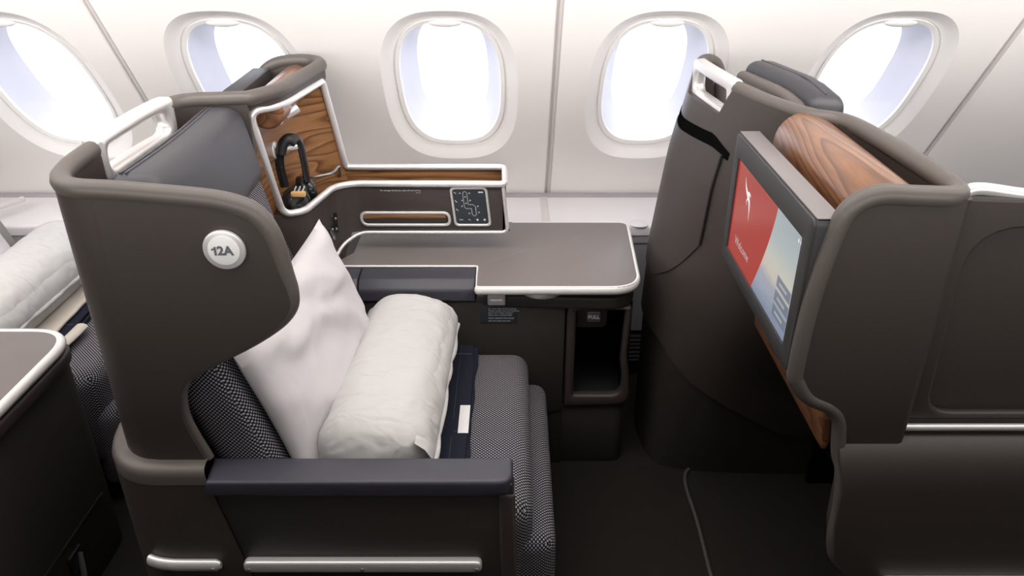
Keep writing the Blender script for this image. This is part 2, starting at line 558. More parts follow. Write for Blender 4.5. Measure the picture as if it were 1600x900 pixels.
def window(num, x):
    w = bpy.data.objects.new('window_%d' % num, None); COL.objects.link(w); w.location = wmap(x, SWC)
    tag(w, kind='structure')
    def ringmesh(name, prof, mat, fill=False):
        bm = bmesh.new(); V = []
        for a, b, d, dy in prof:
            V.append([bm.verts.new(wmap(x + p[0], SWC + dy + p[1], d)) for p in se_loop(a, b)])
        for A, B in zip(V, V[1:]):
            n = len(A)
            for k in range(n): bm.faces.new([A[k], A[(k + 1) % n], B[(k + 1) % n], B[k]])
        if fill: bm.faces.new(V[-1])
        return finish(bm, name, mat, w, 30)
    ringmesh('bezel', [(WA, WB, 0, 0), (WA - .004, WB - .004, .002, 0), (WA - .012, WB - .014, .008, 0), (WA - .025, WB - .03, .018, 0), (WA - .033, WB - .042, .022, 0), (WA - .035, WB - .045, .022, 0)], 'bezel_white')
    ringmesh('inner_rim', [(WA - .035, WB - .045, .022, 0), (WA - .0355, WB - .0455, .028, 0), (WA - .039, WB - .049, .028, 0), (WA - .040, WB - .05, .022, 0), (WA - .052, WB - .064, .026, 0), (WA - .054, WB - .066, .034, 0)], 'bezel_white')
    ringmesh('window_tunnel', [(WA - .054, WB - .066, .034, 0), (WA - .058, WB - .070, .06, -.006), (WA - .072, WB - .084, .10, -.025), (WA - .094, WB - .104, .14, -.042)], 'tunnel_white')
    ringmesh('pane', [(WA - .053, WB - .065, .034, 0)], 'window_pane', True)
    ringmesh('outer_pane', [(WA - .0935, WB - .1035, .139, -.042)], 'window_pane', True)
    bm = bmesh.new()
    bmesh.ops.create_uvsphere(bm, u_segments=20, v_segments=10, radius=1)
    for v in bm.verts:
        v.co = Vector(wmap(x + v.co.x * .047, SWC + WB - .066 + v.co.y * .013, .024 + v.co.z * .007))
    finish(bm, 'shade_tab', 'white_trim', w)
for i, x in enumerate(WINS): window(i + 1, x)

# ceiling, far sides and ends close the cabin around the camera
cpr = [(-1.2, 2.3), (1.25, 2.3), (1.38, 1.95), (1.42, 1.76), (1.58, 1.76), (wmap(0, S_TOP)[1], wmap(0, S_TOP)[2])]
o = raw('ceiling', [(x, y, z) for y, z in cpr for x in (-5, 5)], [(2 * k, 2 * k + 1, 2 * k + 3, 2 * k + 2) for k in range(len(cpr) - 1)], 'ceiling_white', angle=10); tag(o, kind='structure')
o = raw('wall_aisle', [(-5, -1.2, 0), (5, -1.2, 0), (5, -1.2, 2.3), (-5, -1.2, 2.3)], [(0, 1, 2, 3)], 'aisle_dark'); tag(o, kind='structure')
o = prism('shade_partition', [(-4.9, 0), (4.9, 0), (4.9, 1.19), (-4.9, 1.19)], 'Y', .26, .32, 'aisle_dark'); tag(o, kind='structure')   # unseen stand-in for the middle seats, added to shade the lower aisle side
for nm, xx in (('wall_rear', -5), ('wall_front', 5)):
    o = raw(nm, [(xx, -1.2, 0), (xx, 2.9, 0), (xx, 2.9, 2.3), (xx, -1.2, 2.3)], [(0, 1, 2, 3)], 'aisle_dark'); tag(o, kind='structure')
for nm, xa, xb in (('trim_1', -5, SEAMS[0]), ('trim_2', SEAMS[-1], 5)):
    o = raw(nm, [wmap(xa, 0), wmap(xb, 0), wmap(xb, S_TOP), wmap(xa, S_TOP)], [(0, 1, 2, 3)], 'wall_white'); tag(o, kind='structure')

# carpet edge trim in the foot well
tr = tube('trim_3', smooth_path([(.526, 1.36, .004), (.526, 1.50, .004), (.53, 1.687, .004), (.528, 1.86, .004), (.56, 1.93, .004), (.66, 1.985, .004), (.79, 2.02, .004)], 8), .006, 'carpet_trim', None, 8)
tag(tr, 'thin carpet edge strip curving into the foot well', kind='structure')

# side storage bins under the windows
def storage_bin(x0, x1, label):
    r = thing('storage_bin', ((x0 + x1) / 2, 2.6, 0), label, 'storage bin', 'side bins under the windows')
    prism('bin_lid', rpoly([(2.425, .575), (2.425, .61, .012), (2.75, .61), (2.75, .575)], 4), 'X', x0 + .004, x1 - .004, 'bin_white', r, .002)
    prism('bin_front', [(2.43, .545), (2.43, .572), (2.75, .572), (2.75, .545)], 'X', x0 + .004, x1 - .004, 'bin_grey', r, .002)
    prism('lower_panel', [(2.436, .20), (2.436, .542), (2.75, .542), (2.75, .20)], 'X', x0 + .002, x1 - .002, 'bin_grey', r, .002)
    prism('wall_gap', [(2.685, .61), (2.685, .622), (2.74, .622), (2.74, .61)], 'X', x0, x1, 'bin_grey', r, 0)
    prism('vent_box', [(2.455, .0), (2.455, .2), (2.75, .2), (2.75, .0)], 'X', x0 + .002, x1 - .002, 'black', r, .002)
    return r
for a, b, lb in ((-2.39, -1.13, 'white lidded side bin beside the rear seat, leftmost under the windows'),
                 (-1.13, .115, 'white lidded side bin behind the wooden shelf console'),
                 (.115, 1.39, 'white lidded side bin between the side table and the front seat')):
    r = storage_bin(a, b, lb)
    if a > 0:
        for k in range(7):
            box('vent_slat', .36, .50, 2.44, 2.456, .065 + k * .017, .074 + k * .017, 'kick_grey', r, .002)
        disc('lid_latch', (.425, 2.445, .6095), 'Z', .032, .0012, 'bin_white', r, 32, .0004)
    if a < -2:
        tube('lid_handle', [(-1.80, 2.40, .66), (-1.715, 2.50, .655), (-1.70, 2.58, .645)], .010, 'silver', r)
    # the joint between two lids
    box('lid_joint', b - .014, b + .012, 2.44, 2.72, .606, .6125, 'seam_grey', r, .001)

# ------------------------------------------------------------------ soft shapes
def soft_box(name, x0, x1, y0, y1, z0, z1, bev, mat, parent, seg=6, fn=None, cuts=0):
    bm = bmesh.new()
    bm_box(bm, x0, x1, y0, y1, z0, z1, bev, seg)
    if cuts: bmesh.ops.subdivide_edges(bm, edges=[e for e in bm.edges if e.calc_length() > .08], cuts=cuts, use_grid_fill=True)
    if fn:
        for v in bm.verts: v.co = fn(v.co.copy())
    return finish(bm, name, mat, parent, 60, True)
def fnoise(p, s, seed=0.0, octv=3):
    return noise.fractal(Vector((p[0] * s + seed, p[1] * s - seed * .7, p[2] * s + seed * 1.3)), 1.0, 2.0, octv, noise_basis='PERLIN_ORIGINAL')

# ------------------------------------------------------------------ seat 12A
# plan of the shell from the straight aisle side round the back to the console, travelling backwards
BACK = [(-.695, 1.225), (-.730, 1.231), (-.765, 1.253), (-.792, 1.296), (-.806, 1.36), (-.811, 1.45), (-.812, 1.56), (-.808, 1.68), (-.797, 1.765), (-.774, 1.812), (-.735, 1.835), (-.68, 1.843), (-.62, 1.853)]
BACKS = [tuple(p) for p in smooth_path([(x, y, 0) for x, y in BACK], 6)]

seat = thing('business_seat', (-.4, 1.53, 0), 'grey shelled business class seat marked 12A with dotted navy upholstery', 'seat')
HY0, HY1 = 1.452, 1.778          # reach of the grab handle along the back
tops = []
for p in BACKS:
    inside = HY0 < p[1] < HY1 and p[0] < -.77
    tops.append(1.116 if inside else 1.184)
# rolled rim along every free edge of the shell
inner = lambda x, z: (x, 1.2385, z)
rimp = [inner(-.603, .618), inner(-.627, .70), inner(-.630, .750), inner(-.620, .792), inner(-.596, .82), inner(-.536, .856), inner(-.471, .893), inner(-.421, .929), inner(-.396, .961),
        inner(-.391, .992), inner(-.397, 1.032), inner(-.404, 1.078), inner(-.413, 1.110), inner(-.429, 1.137), inner(-.451, 1.153), inner(-.498, 1.166), inner(-.579, 1.175), inner(-.66, 1.182), (-.697, 1.2385, 1.184)]
rads = [.010, .010, .010, .010, .010, .0105, .011, .012, .013, .014, .015, .016, .017, .018, .018, .018, .018, .018, .018]
sm = smooth_path(rimp, 5)
bm = bmesh.new()
bm_prism(bm, [(p.x, p.z) for p in sm[:-1]] + [(-.695, 1.184), (-.695, .622), (-.604, .622)], 'Y', 1.225, 1.252, 0)
bm_strip(bm, BACKS, tops, .622, -.027, 4)
finish(bm, 'shell', 'shell', seat, 45)
rr = []
for i in range(len(rads) - 1):
    for k in range(5): rr.append(rads[i] + (rads[i + 1] - rads[i]) * k / 5)
rr.append(rads[-1])
mid = []
for i, p in enumerate(BACKS):
    a = Vector(BACKS[min(i + 1, len(BACKS) - 1)]) - Vector(BACKS[max(i - 1, 0)])
    a.normalize()
    n = Vector((a.y, -a.x, 0))
    q = Vector(p) + n * .0135
    mid.append((q.x, q.y, 1.184))
h0 = [i for i, p in enumerate(mid) if p[1] > HY0 - .004][0]
h1 = [i for i, p in enumerate(mid) if p[1] > HY1 - .012][0]
bm = bmesh.new()
path1 = list(sm) + mid[3:h0 + 1]
bm_tube(bm, path1, rr + [.018] * (len(path1) - len(rr)), 12)
far = smooth_path([mid[-1], (-.585, 1.885, 1.184), (-.562, 1.935, 1.184), (-.545, 2.045, 1.184), (-.525, 2.17, 1.184), (-.530, 2.215, 1.184), (-.555, 2.247, 1.184), (-.60, 2.258, 1.184),
                   (-.66, 2.258, 1.176), (-.70, 2.258, 1.150), (-.722, 2.258, 1.105), (-.728, 2.258, 1.04)], 6)
path2 = mid[h1:-1] + far
finish(bm, 'rim', 'rim', seat, 60)
tube('rim', path2, .018, 'rim', seat, 12)
# silver grab handle let into the top of the back
def hmap(y, z, d):
    for a, b in zip(BACKS, BACKS[1:]):
        if a[1] <= y <= b[1]:
            x = a[0] + (b[0] - a[0]) * (y - a[1]) / max(1e-6, b[1] - a[1]); break
    return (x + d, y, z)
frame_plate('grab_handle', [(HY0, 1.112, .02), (HY1, 1.108, .035), (HY1, 1.205, .004), (HY0, 1.205, .004)],
            [(HY0 + .026, 1.134, .02), (HY1 - .028, 1.130, .026), (HY1 - .028, 1.178, .022), (HY0 + .026, 1.180, .018)], hmap, -.006, .032, 'silver', seat, .008, 14)
# window-side end panel of the shell top, band over the wooden niche
bandp = [tuple(p) for p in smooth_path([(-.62, 1.853, 0), (-.578, 1.882, 0), (-.553, 1.935, 0), (-.534, 2.045, 0), (-.514, 2.165, 0), (-.517, 2.215, 0), (-.543, 2.252, 0), (-.60, 2.266, 0)], 6)]
strip('niche_band', bandp, 1.180, 1.150, .03, 'shell', seat, 2)
prism('end_panel', [(-.53, .90), (-.53, 1.184), (-.66, 1.18), (-.70, 1.15), (-.722, 1.105), (-.722, .9)], 'Y', 2.245, 2.268, 'shell', seat, .004)

# base below the shell, with its rounded collar
full = [(-.604, 1.225), (-.65, 1.225), (-.68, 1.225)] + [p[:2] for p in BACKS[:62]]
bend = lambda z: -.598 + .190 * (.606 - z)
bm = bmesh.new()
sweep_plan(bm, full, [(.031, .585), (.031, .5), (.031, .3), (.029, .1), (.029, 0), (-.03, 0)], bend)
finish(bm, 'seat_base', 'shell', seat, 45)
bm = bmesh.new()
sweep_plan(bm, full, [(-.02, .624), (.008, .624), (.021, .621), (.028, .614), (.031, .605), (.031, .583)], bend)
finish(bm, 'base_collar', 'rim', seat, 45)
strp = [(-.604, 1.187, .377), (-.65, 1.187, .377)]
for i in range(0, 9, 2):
    a = Vector(BACKS[i + 1]) - Vector(BACKS[max(i - 1, 0)]); a.normalize()
    q = Vector(BACKS[i]) + Vector((-a.y, a.x, 0)) * -.038
    q = Vector(BACKS[i]) - Vector((a.y, -a.x, 0)) * .038
    strp.append((q.x, q.y, .377))
sp_ = smooth_path(strp, 5)
bp = tube('bumper_strip', sp_, [.006] + [.010] * (len(sp_) - 2) + [.006], 'silver', seat, 12, flat=1.5, up=(0, 0, 1))
disc('screw', (-.618, 1.1785, .374), 'Y', .0045, -.0035, 'steel_dark', bp, 16, .001)
# armrest on the aisle side
prism('armrest_panel', [(-.600, .584), (-.594, .562), (-.484, 0), (.012, 0), (.004, .56), (.0, .584)], 'Y', 1.197, 1.248, 'shell_dark', seat, .004)
prism('armrest_edge', [(-.022, .0), (-.028, .56), (.006, .56), (.016, 0)], 'Y', 1.193, 1.25, 'shell', seat, .008, 3)
bm = bmesh.new()
bm_prism(bm, rpoly([(-.603, 1.186), (.002, 1.186, .035), (.002, 1.262, .012), (-.603, 1.262)], 6), 'Z', .562, .601, .010, 4)
for v in bm.verts:
    if v.co.x < -.5: v.co.x += (v.co.z - .58) * .25 + (v.co.y - 1.2) * -.1
finish(bm, 'armrest_pad', 'navy_vinyl', seat, 45)
bp = prism('bumper_strip', rrect(-.556, -.062, .362, .392, .014), 'Y', 1.178, 1.199, 'silver', seat, .006, 3)
for x in (-.545, -.31, -.073): disc('screw', (x, 1.1768, .372), 'Y', .0045, .003, 'steel_dark', bp, 16, .001)

# number badge
bd = disc('number_badge', (-.4885, 1.2245, 1.083), 'Y', .0365, -.008, 'silver', seat, 48, .003)
disc('badge_face', (-.4885, 1.2165, 1.083), 'Y', .027, -.0015, 'tag_white', bd, 48, .0005)
text('seat_number', '2A', (-.4990, 1.2146, 1.0825), (1, 0, 0), (0, 0, 1), .0225, 'ink_grey', bd, 'LEFT', .0004, 1.0, .0009)
raw('seat_number', [(-.5045, 1.2142, 1.0745), (-.5005, 1.2142, 1.0745), (-.5005, 1.2142, 1.0908), (-.5035, 1.2142, 1.0908), (-.5045, 1.2142, 1.0885), (-.5088, 1.2142, 1.0865), (-.5088, 1.2142, 1.0835), (-.5045, 1.2142, 1.0850)], [tuple(range(8))], 'ink_grey', bd)

# upholstery
def recline(z): return -.425 - .155 * max(0, min(1, (z - .42) / .455)) - .2 * max(0, z - .875)
def back_fn(p):        # recline: shift in X with height, wings at the sides
    p.x += recline(p.z)
    e = max(0, abs(p.y - 1.545) - .20) / .09
    if p.x > -.75: p.x += .022 * e * e
    return p
soft_box('backrest', -.15, .0, 1.262, 1.828, .36, 1.03, .055, 'dot_fabric', seat, 6, back_fn, 5)
def head_fn(p):
    p.x += recline(p.z) + .010 * math.cos((p.y - 1.575) / .25 * PI / 2)
    return p
hr = soft_box('headrest', -.092, .012, 1.325, 1.826, .992, 1.174, .034, 'leather', seat, 6, head_fn, 5)
bm = bmesh.new()
for dx in (-.062, -.052):
    pts = []
    for k in range(25):
        y = 1.345 + (1.80 - 1.345) * k / 24
        z0 = 1.174; q = head_fn(Vector((dx, y, z0)))
        pts.append((q.x, q.y, q.z + .0005))
    bm_tube(bm, pts, .0016, 6)
finish(bm, 'stitching', 'navy_vinyl', hr)
def cush_fn(p):
    p.z += .012 * math.cos((p.y - 1.585) / .32 * PI / 2) * (1 if p.z > .4 else 0)
    return p
soft_box('seat_cushion', -.60, .046, 1.268, 1.915, .12, .448, .045, 'dot_fabric', seat, 6, cush_fn, 5)
soft_box('leg_rest', -.02, .098, 1.272, 1.90, .06, .352, .035, 'dot_fabric', seat, 6)
box('seat_frame', -.70, -.03, 1.26, 1.93, .0, .30, 'black', seat, .01)

# ------------------------------------------------------------------ side console of 12A
con = thing('side_console', (-.1, 2.15, 0), 'dark console with walnut niche, floating shelf and grey side table beside seat 12A', 'console')
# walnut sheet of the niche, running on behind the shelf
cols = [(0, -.650, 1.885), (1, -.647, 1.94), (2, -.640, 2.0), (3, -.625, 2.06), (4, -.605, 2.12), (5, -.575, 2.18), (6, -.535, 2.238)]
bm = bmesh.new()
G = []
fine = smooth_path([(c[1], c[2], c[0]) for c in cols], 4)
for c in fine:
    col = []
    for k in range(9):
        z = .74 + (1.160 - .74) * k / 8
        kk = (1.15 - z) / .28
        w = max(0, (c.z - 2) / 4) ** 1.3
        col.append(bm.verts.new((c.x + .012 * w + .030 * kk * w, c.y - .07 * (1 - min(1, kk)) * w, z)))
    G.append(col)
for a, b in zip(G, G[1:]):
    for k in range(8): bm.faces.new([a[k], b[k], b[k + 1], a[k + 1]])
finish(bm, 'walnut_panel', 'walnut', con, 60)
prism('walnut_strip', [(-.51, .74), (-.015, .74), (-.022, .874), (-.494, .874)], 'Y', 2.238, 2.248, 'walnut_strip', con, 0)
# silver frame: one loop round niche and shelf
loop = round_path([(-.622, 1.852, 1.150, .03), (-.560, 1.905, 1.149, .05), (-.516, 2.165, 1.149, .012), (-.490, 2.235, .880, .012), (-.022, 2.235, .880, .016), (-.020, 2.128, .866, .016),
                   (-.452, 2.134, .866, .03), (-.503, 2.105, .866, .03), (-.543, 1.928, .866, .02), (-.592, 1.900, .866, .03)], .02, 6, True)
tube('silver_frame', loop, .0095, 'silver', con, 10, True)
# dark face below the frame
pl = round_path([(-.62, 1.892, 0), (-.592, 1.900, 0), (-.543, 1.928, 0), (-.503, 2.105, 0), (-.452, 2.134, 0), (-.40, 2.134, 0)], .03, 6)
bots = []
for p in pl: bots.append(.55 if p.x < -.52 else .55 + (.718 - .55) * min(1, (p.x + .52) / .05))
strip('socket_face', [(p.x, p.y) for p in pl], .862, bots, .012, 'shell', con, 2)
prism('shelf_front', [(-.402, .718), (-.006, .718), (-.018, .745), (-.026, .862), (-.402, .862)], 'Y', 2.134, 2.146, 'shell', con, .002)
prism('shelf_end', [(2.134, .72), (2.236, .72), (2.236, .872), (2.134, .86)], 'X', -.030, -.018, 'shell', con, .003)
prism('shelf_floor', rpoly([(-.60, 1.905), (-.55, 1.94), (-.51, 2.11), (-.45, 2.14), (-.02, 2.14), (-.02, 2.24), (-.6, 2.24)], 2), 'Z', .745, .755, 'walnut_strip', con, 0)
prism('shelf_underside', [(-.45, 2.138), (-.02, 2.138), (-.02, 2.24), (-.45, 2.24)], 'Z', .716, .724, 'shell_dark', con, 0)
tube('lower_trim', round_path([(-.517, 2.025, .654), (-.494, 2.10, .690), (-.446, 2.131, .716), (-.012, 2.131, .716, .02), (-.026, 2.131, .862)], .025, 6), .0055, 'silver', con, 8)
box('lamp_strip', -.14, -.05, 2.15, 2.19, .706, .717, 'white_trim', con, .003)
# literature slot in the shelf front
sl = lambda a, b, d: (a + (.80 - b) * .1, 2.134 + d, b)
frame_plate('slot_frame', rc(-.446, -.182, .735, .781, .022), rc(-.438, -.190, .743, .773, .014), sl, -.005, .004, 'silver', con, .002)
prism('slot_back', rrect(-.442, -.186, .738, .778, .018), 'Y', 2.1325, 2.1338, 'shell_dark', con, 0)
prism('slot_wood', rpoly([(-.436, .760), (-.192, .760), (-.195, .774, .006), (-.434, .774, .006)], 3), 'Y', 2.1312, 2.1328, 'walnut_strip', con, 0)
# seat control panel, skewed like the shelf end
cpmap = lambda a, b, d: (a + (.80 - b) * .10, 2.134 + d, b)
cp = frame_plate('control_panel', rc(-.174, -.066, .735, .856, .014), rc(-.167, -.073, .742, .849, .009), cpmap, -.005, .002, 'silver', con, .002)
bm = bmesh.new()
bm.faces.new([bm.verts.new(cpmap(a, b, -.001)) for a, b in rrect(-.168, -.072, .741, .850, .010)])
finish(bm, 'control_face', 'label_dark', cp)
def mark(bm, a, b, w, h, ang=0):
    c, s = math.cos(ang), math.sin(ang)
    vs = [(-w, -h), (w, -h), (w, h), (-w, h)]
    bm.faces.new([bm.verts.new(cpmap(a + x * c - y * s, b + x * s + y * c, -.0016)) for x, y in vs])
bm = bmesh.new()
seg = [(-.134, .842), (-.138, .836), (-.138, .795), (-.134, .790), (-.118, .790), (-.118, .772), (-.112, .766), (-.106, .772), (-.106, .796), (-.112, .802), (-.126, .802), (-.126, .838), (-.130, .842), (-.134, .842)]
for p, q in zip(seg, seg[1:]):
    d = Vector(q) - Vector(p); mark(bm, (p[0] + q[0]) / 2, (p[1] + q[1]) / 2, d.length / 2, .0006, math.atan2(d.y, d.x))
for a, b in ((-.146, .837), (-.119, .837), (-.132, .826), (-.142, .815), (-.119, .815), (-.132, .806), (-.145, .797), (-.099, .797), (-.126, .775), (-.098, .778)):
    mark(bm, a, b, .0022, .0014, .6)
for k in range(3): mark(bm, -.160, .838 - k * .026, .004, .001, -.8)
for k, a in enumerate((-.152, -.128, -.105, -.084)): mark(bm, a, .755, .005 if k == 0 else .0032, .0012 if k < 2 else .0028, (0, -.5, .8, .8)[k])
mark(bm, -.086, .840, .007, .0022)
tag(finish(bm, 'seat_symbols', 'print_white', cp), kind='stuff')
text('notice_print', 'No storage during taxi, take-off and landing', (-.378, 2.1335, .845), (1, 0, 0), (0, 0, 1), .0066, 'print_white', con)
text('notice_print', 'Life vest', (-.262, 2.1335, .838), (1, 0, 0), (0, 0, 1), .004, 'print_white', con, 'RIGHT')
# power sockets on the angled face
ex = Vector((.040, .177, 0)).normalized(); en = Vector((.177, -.040, 0)).normalized()
for k, (t, z, h) in enumerate(((.62, .728, .022), (.76, .742, .026), (.90, .762, .032))):
    c = Vector((-.543, 1.928, 0)).lerp(Vector((-.503, 2.105, 0)), t) + en * .001
    pts = rrect(-.017, .017, -h, h, .006, 3)
    bm = bmesh.new()
    A = [bm.verts.new(c + ex * a + Vector((0, 0, z + b))) for a, b in pts]
    B = [bm.verts.new(c + en * .003 + ex * a * .9 + Vector((0, 0, z + b * .95))) for a, b in pts]
    bm.faces.new(B)
    for i in range(len(A)): bm.faces.new([A[i], A[(i + 1) % len(A)], B[(i + 1) % len(B)], B[i]])
    so = finish(bm, 'power_socket', 'gloss_black', con)
    for dz in (-h * .5, h * .5):
        bm = bmesh.new(); bmesh.ops.create_uvsphere(bm, u_segments=10, v_segments=6, radius=.0042)
        for v in bm.verts: v.co = v.co + c + en * .003 + Vector((0, 0, z + dz))
        finish(bm, 'socket_port', 'steel_dark', so)
# reading lamp, headset hook and rail in the niche
def cyl(name, a, b, r0, r1, mat, parent, n=24):
    return tube(name, [a, Vector(a).lerp(Vector(b), .08), Vector(a).lerp(Vector(b), .92), b], [r0 * .9, r0, r1, r1 * .9], mat, parent, n)
lm = cyl('reading_lamp', (-.646, 1.985, 1.104), (-.590, 1.985, 1.104), .026, .024, 'steel_dark', con)
cyl('lamp_ring', (-.592, 1.985, 1.104), (-.586, 1.985, 1.104), .025, .022, 'silver', lm)
cyl('lamp_neck', (-.588, 1.985, 1.106), (-.572, 1.99, 1.112), .010, .010, 'silver', lm)
cyl('lamp_head', (-.578, 1.982, 1.104), (-.548, 2.0, 1.122), .013, .015, 'silver', lm)
cyl('headset_hook', (-.643, 1.985, 1.01), (-.612, 1.985, 1.012), .018, .023, 'silver', con)
cyl('hook_tip', (-.612, 1.985, 1.012), (-.56, 2.0, 1.02), .007, .011, 'silver', con)
tube('bottle_rail', round_path([(-.60, 2.125, .83), (-.574, 2.13, .885), (-.56, 2.12, .890), (-.51, 2.14, .894), (-.50, 2.19, .90), (-.505, 2.215, .86)], .012, 5), .0045, 'steel_dark', con, 8)

# table top with its pale edging
top_out = rpoly([(-.528, 2.043), (-.098, 2.043, .006), (-.096, 1.908, .004), (.352, 1.908, .085), (.374, 2.365, .03), (-.47, 2.365), (-.47, 2.13)], 8)
prism('table_top', top_out, 'Z', .626, .650, 'laminate', con, .001)
edge_in = rpoly([(-.096, 1.912, .004), (.350, 1.912, .085), (.371, 2.362, .03), (-.0, 2.362)], 10)
bm = bmesh.new()
bm_tube(bm, [(p[0], p[1], .6385) for p in edge_in], .0085, 10, flat=1.5, up=(0, 0, 1))
bm_tube(bm, round_path([(-.528, 2.043, .648), (-.099, 2.043, .648), (-.097, 1.912, .645)], .008, 4), .0035, 8, up=(0, 0, 1))
finish(bm, 'table_edging', 'white_trim', con, 60)
# navy armrest lids along the table
for x0, x1 in ((-.53, -.432), (-.429, -.103)):
    prism('armrest_lid', rpoly([(2.040, .590), (2.040, .645), (1.972, .645, .012), (1.945, .622, .02), (1.942, .590)], 5), 'X', x0, x1, 'navy_vinyl', con, .004)
box('armrest_shadow_gap', -.36, -.17, 1.940, 1.948, .589, .597, 'shell_dark', con, .002)
# body of the console
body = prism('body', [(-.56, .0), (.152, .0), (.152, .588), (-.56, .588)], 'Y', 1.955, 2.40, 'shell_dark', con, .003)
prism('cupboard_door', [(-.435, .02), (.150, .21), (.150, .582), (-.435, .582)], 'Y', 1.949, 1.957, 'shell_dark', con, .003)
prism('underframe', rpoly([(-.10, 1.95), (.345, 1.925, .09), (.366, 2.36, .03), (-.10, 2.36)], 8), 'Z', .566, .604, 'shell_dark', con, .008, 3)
box('table_slide', -.10, .30, 1.97, 2.34, .60, .628, 'black', con, .004)
disc('table_pivot', (.084, 1.985, .604), 'Z', .064, .018, 'silver', con, 48, .005)
lt = box('latch_button', -.068, -.018, 1.920, 1.96, .586, .620, 'latch_grey', con, .004)
box('latch_bar', -.060, -.026, 1.918, 1.922, .600, .606, 'silver', lt, .002)
pc = box('placard', -.09, .015, 1.9478, 1.9495, .513, .569, 'label_dark', con, .0006)
text('placard_print', 'For taxi, take-off and landing\nPlease upright seat and footrest\nStow your video monitor\nStow your cocktail table', (-.067, 1.9475, .551), (1, 0, 0), (0, 0, 1), .0068, 'print_white', pc, 'LEFT', .0002)
text('placard_print', 'Fasten seatbelt while seated', (-.067, 1.9475, .531), (1, 0, 0), (0, 0, 1), .0064, 'print_white', pc, 'LEFT', .0002)
text('placard_print', 'Life vest under your seat', (-.067, 1.9475, .522), (1, 0, 0), (0, 0, 1), .0062, 'print_white', pc, 'LEFT', .0002)
# open cubby at the end, its inner shade put into black colour
frame_plate('cubby_frame', [(.156, .22, .004), (.356, .226, .045), (.346, .34, .04), (.336, .40, .03), (.340, .566, .004), (.156, .566, .004)],
            [(.183, .262, .006), (.326, .262, .04), (.326, .33, .02), (.317, .38, .02), (.322, .552, .006), (.183, .552, .012)],
            lambda a, b, d: (a, 1.952 + d, b), -.003, .03, 'shell', con, .008, 6)
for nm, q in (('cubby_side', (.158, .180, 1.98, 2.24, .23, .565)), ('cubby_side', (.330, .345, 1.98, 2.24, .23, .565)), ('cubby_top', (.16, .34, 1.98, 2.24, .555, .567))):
    box(nm, *q, 'recess_shade', con, 0)
box('cubby_back', .16, .34, 2.22, 2.24, .22, .57, 'recess_shade', con, 0)
box('cubby_floor', .165, .345, 1.97, 2.24, .236, .256, 'black', con, .002)
prism('pull_flap', rpoly([(.187, .478), (.275, .478, .02), (.275, .552), (.187, .552)], 5), 'Y', 1.985, 1.995, 'shell_dark', con, .003)
pt = box('pull_tab', .216, .255, 1.977, 1.986, .500, .534, 'steel_dark', con, .003)
text('pull_print', 'PULL', (.2355, 1.9765, .517), (1, 0, 0), (0, 0, 1), .0155, 'tag_white', pt, 'CENTER', .0004, 1.0, .0007)
prism('plinth', rpoly([(.10, 1.962), (.345, 1.962, .04), (.352, 2.36, .02), (.10, 2.36)], 8), 'Z', .0, .222, 'shell_dark', con, .006)

# niche for the monitor of the seat behind: walnut roll and screen back beyond the shell
prism('walnut_roll', [(-.60 + .045 * math.cos(t), 1.135 + .045 * math.sin(t)) for t in [2 * PI * k / 28 for k in range(28)]], 'Y', 1.90, 2.235, 'walnut_roll', con, .01, 3)
mo2 = thing('video_monitor', (-.70, 2.05, .85), 'black back edge of a monitor hidden behind the shell of seat 12A', 'monitor', 'seat monitors')
box('housing', -.72, -.668, 1.90, 2.225, .86, 1.172, 'bezel_dark', mo2, .006)

# ------------------------------------------------------------------ seat in front
fs = thing('business_seat', (.8, 1.8, 0), 'rear of the taupe front seat shell with storage flap and low aisle panel', 'seat')
LV = [(1.19, [(.70, 2.305), (.56, 2.292), (.515, 2.25), (.500, 2.17), (.508, 2.08), (.537, 1.93), (.576, 1.79), (.633, 1.67), (.70, 1.63)]),
      (.95, [(.70, 2.312), (.53, 2.30), (.47, 2.25), (.450, 2.17), (.458, 2.08), (.490, 1.93), (.545, 1.79), (.625, 1.70), (.72, 1.665)]),
      (.65, [(.70, 2.315), (.50, 2.30), (.435, 2.25), (.415, 2.17), (.423, 2.07), (.460, 1.92), (.53, 1.80), (.62, 1.73), (.80, 1.71)]),
      (.40, [(.70, 2.315), (.49, 2.30), (.425, 2.25), (.405, 2.17), (.413, 2.05), (.450, 1.92), (.53, 1.85), (.65, 1.815), (.95, 1.80)]),
      (.00, [(.70, 2.315), (.49, 2.30), (.425, 2.25), (.405, 2.15), (.413, 2.03), (.450, 1.945), (.53, 1.915), (.65, 1.90), (.95, 1.89)])]
LVS = [(z, smooth_path([(x, y, 0) for x, y in p], 6)) for z, p in LV]
NCOL = len(LVS[0][1])
def skin(c, z):
    """point of the shell at column c and height z"""
    for (z1, A), (z0, B) in zip(LVS, LVS[1:]):
        if z >= z0 - 1e-6:
            t = max(0, min(1, (z - z0) / (z1 - z0))); t = t
            return Vector((B[c].x + (A[c].x - B[c].x) * t, B[c].y + (A[c].y - B[c].y) * t, z))
    return Vector((LVS[-1][1][c].x, LVS[-1][1][c].y, z))
def skin_n(c, z):
    a = skin(min(c + 1, NCOL - 1), z) - skin(max(c - 1, 0), z)
    return Vector((a.y, -a.x, 0)).normalized() * (1 if True else 1)
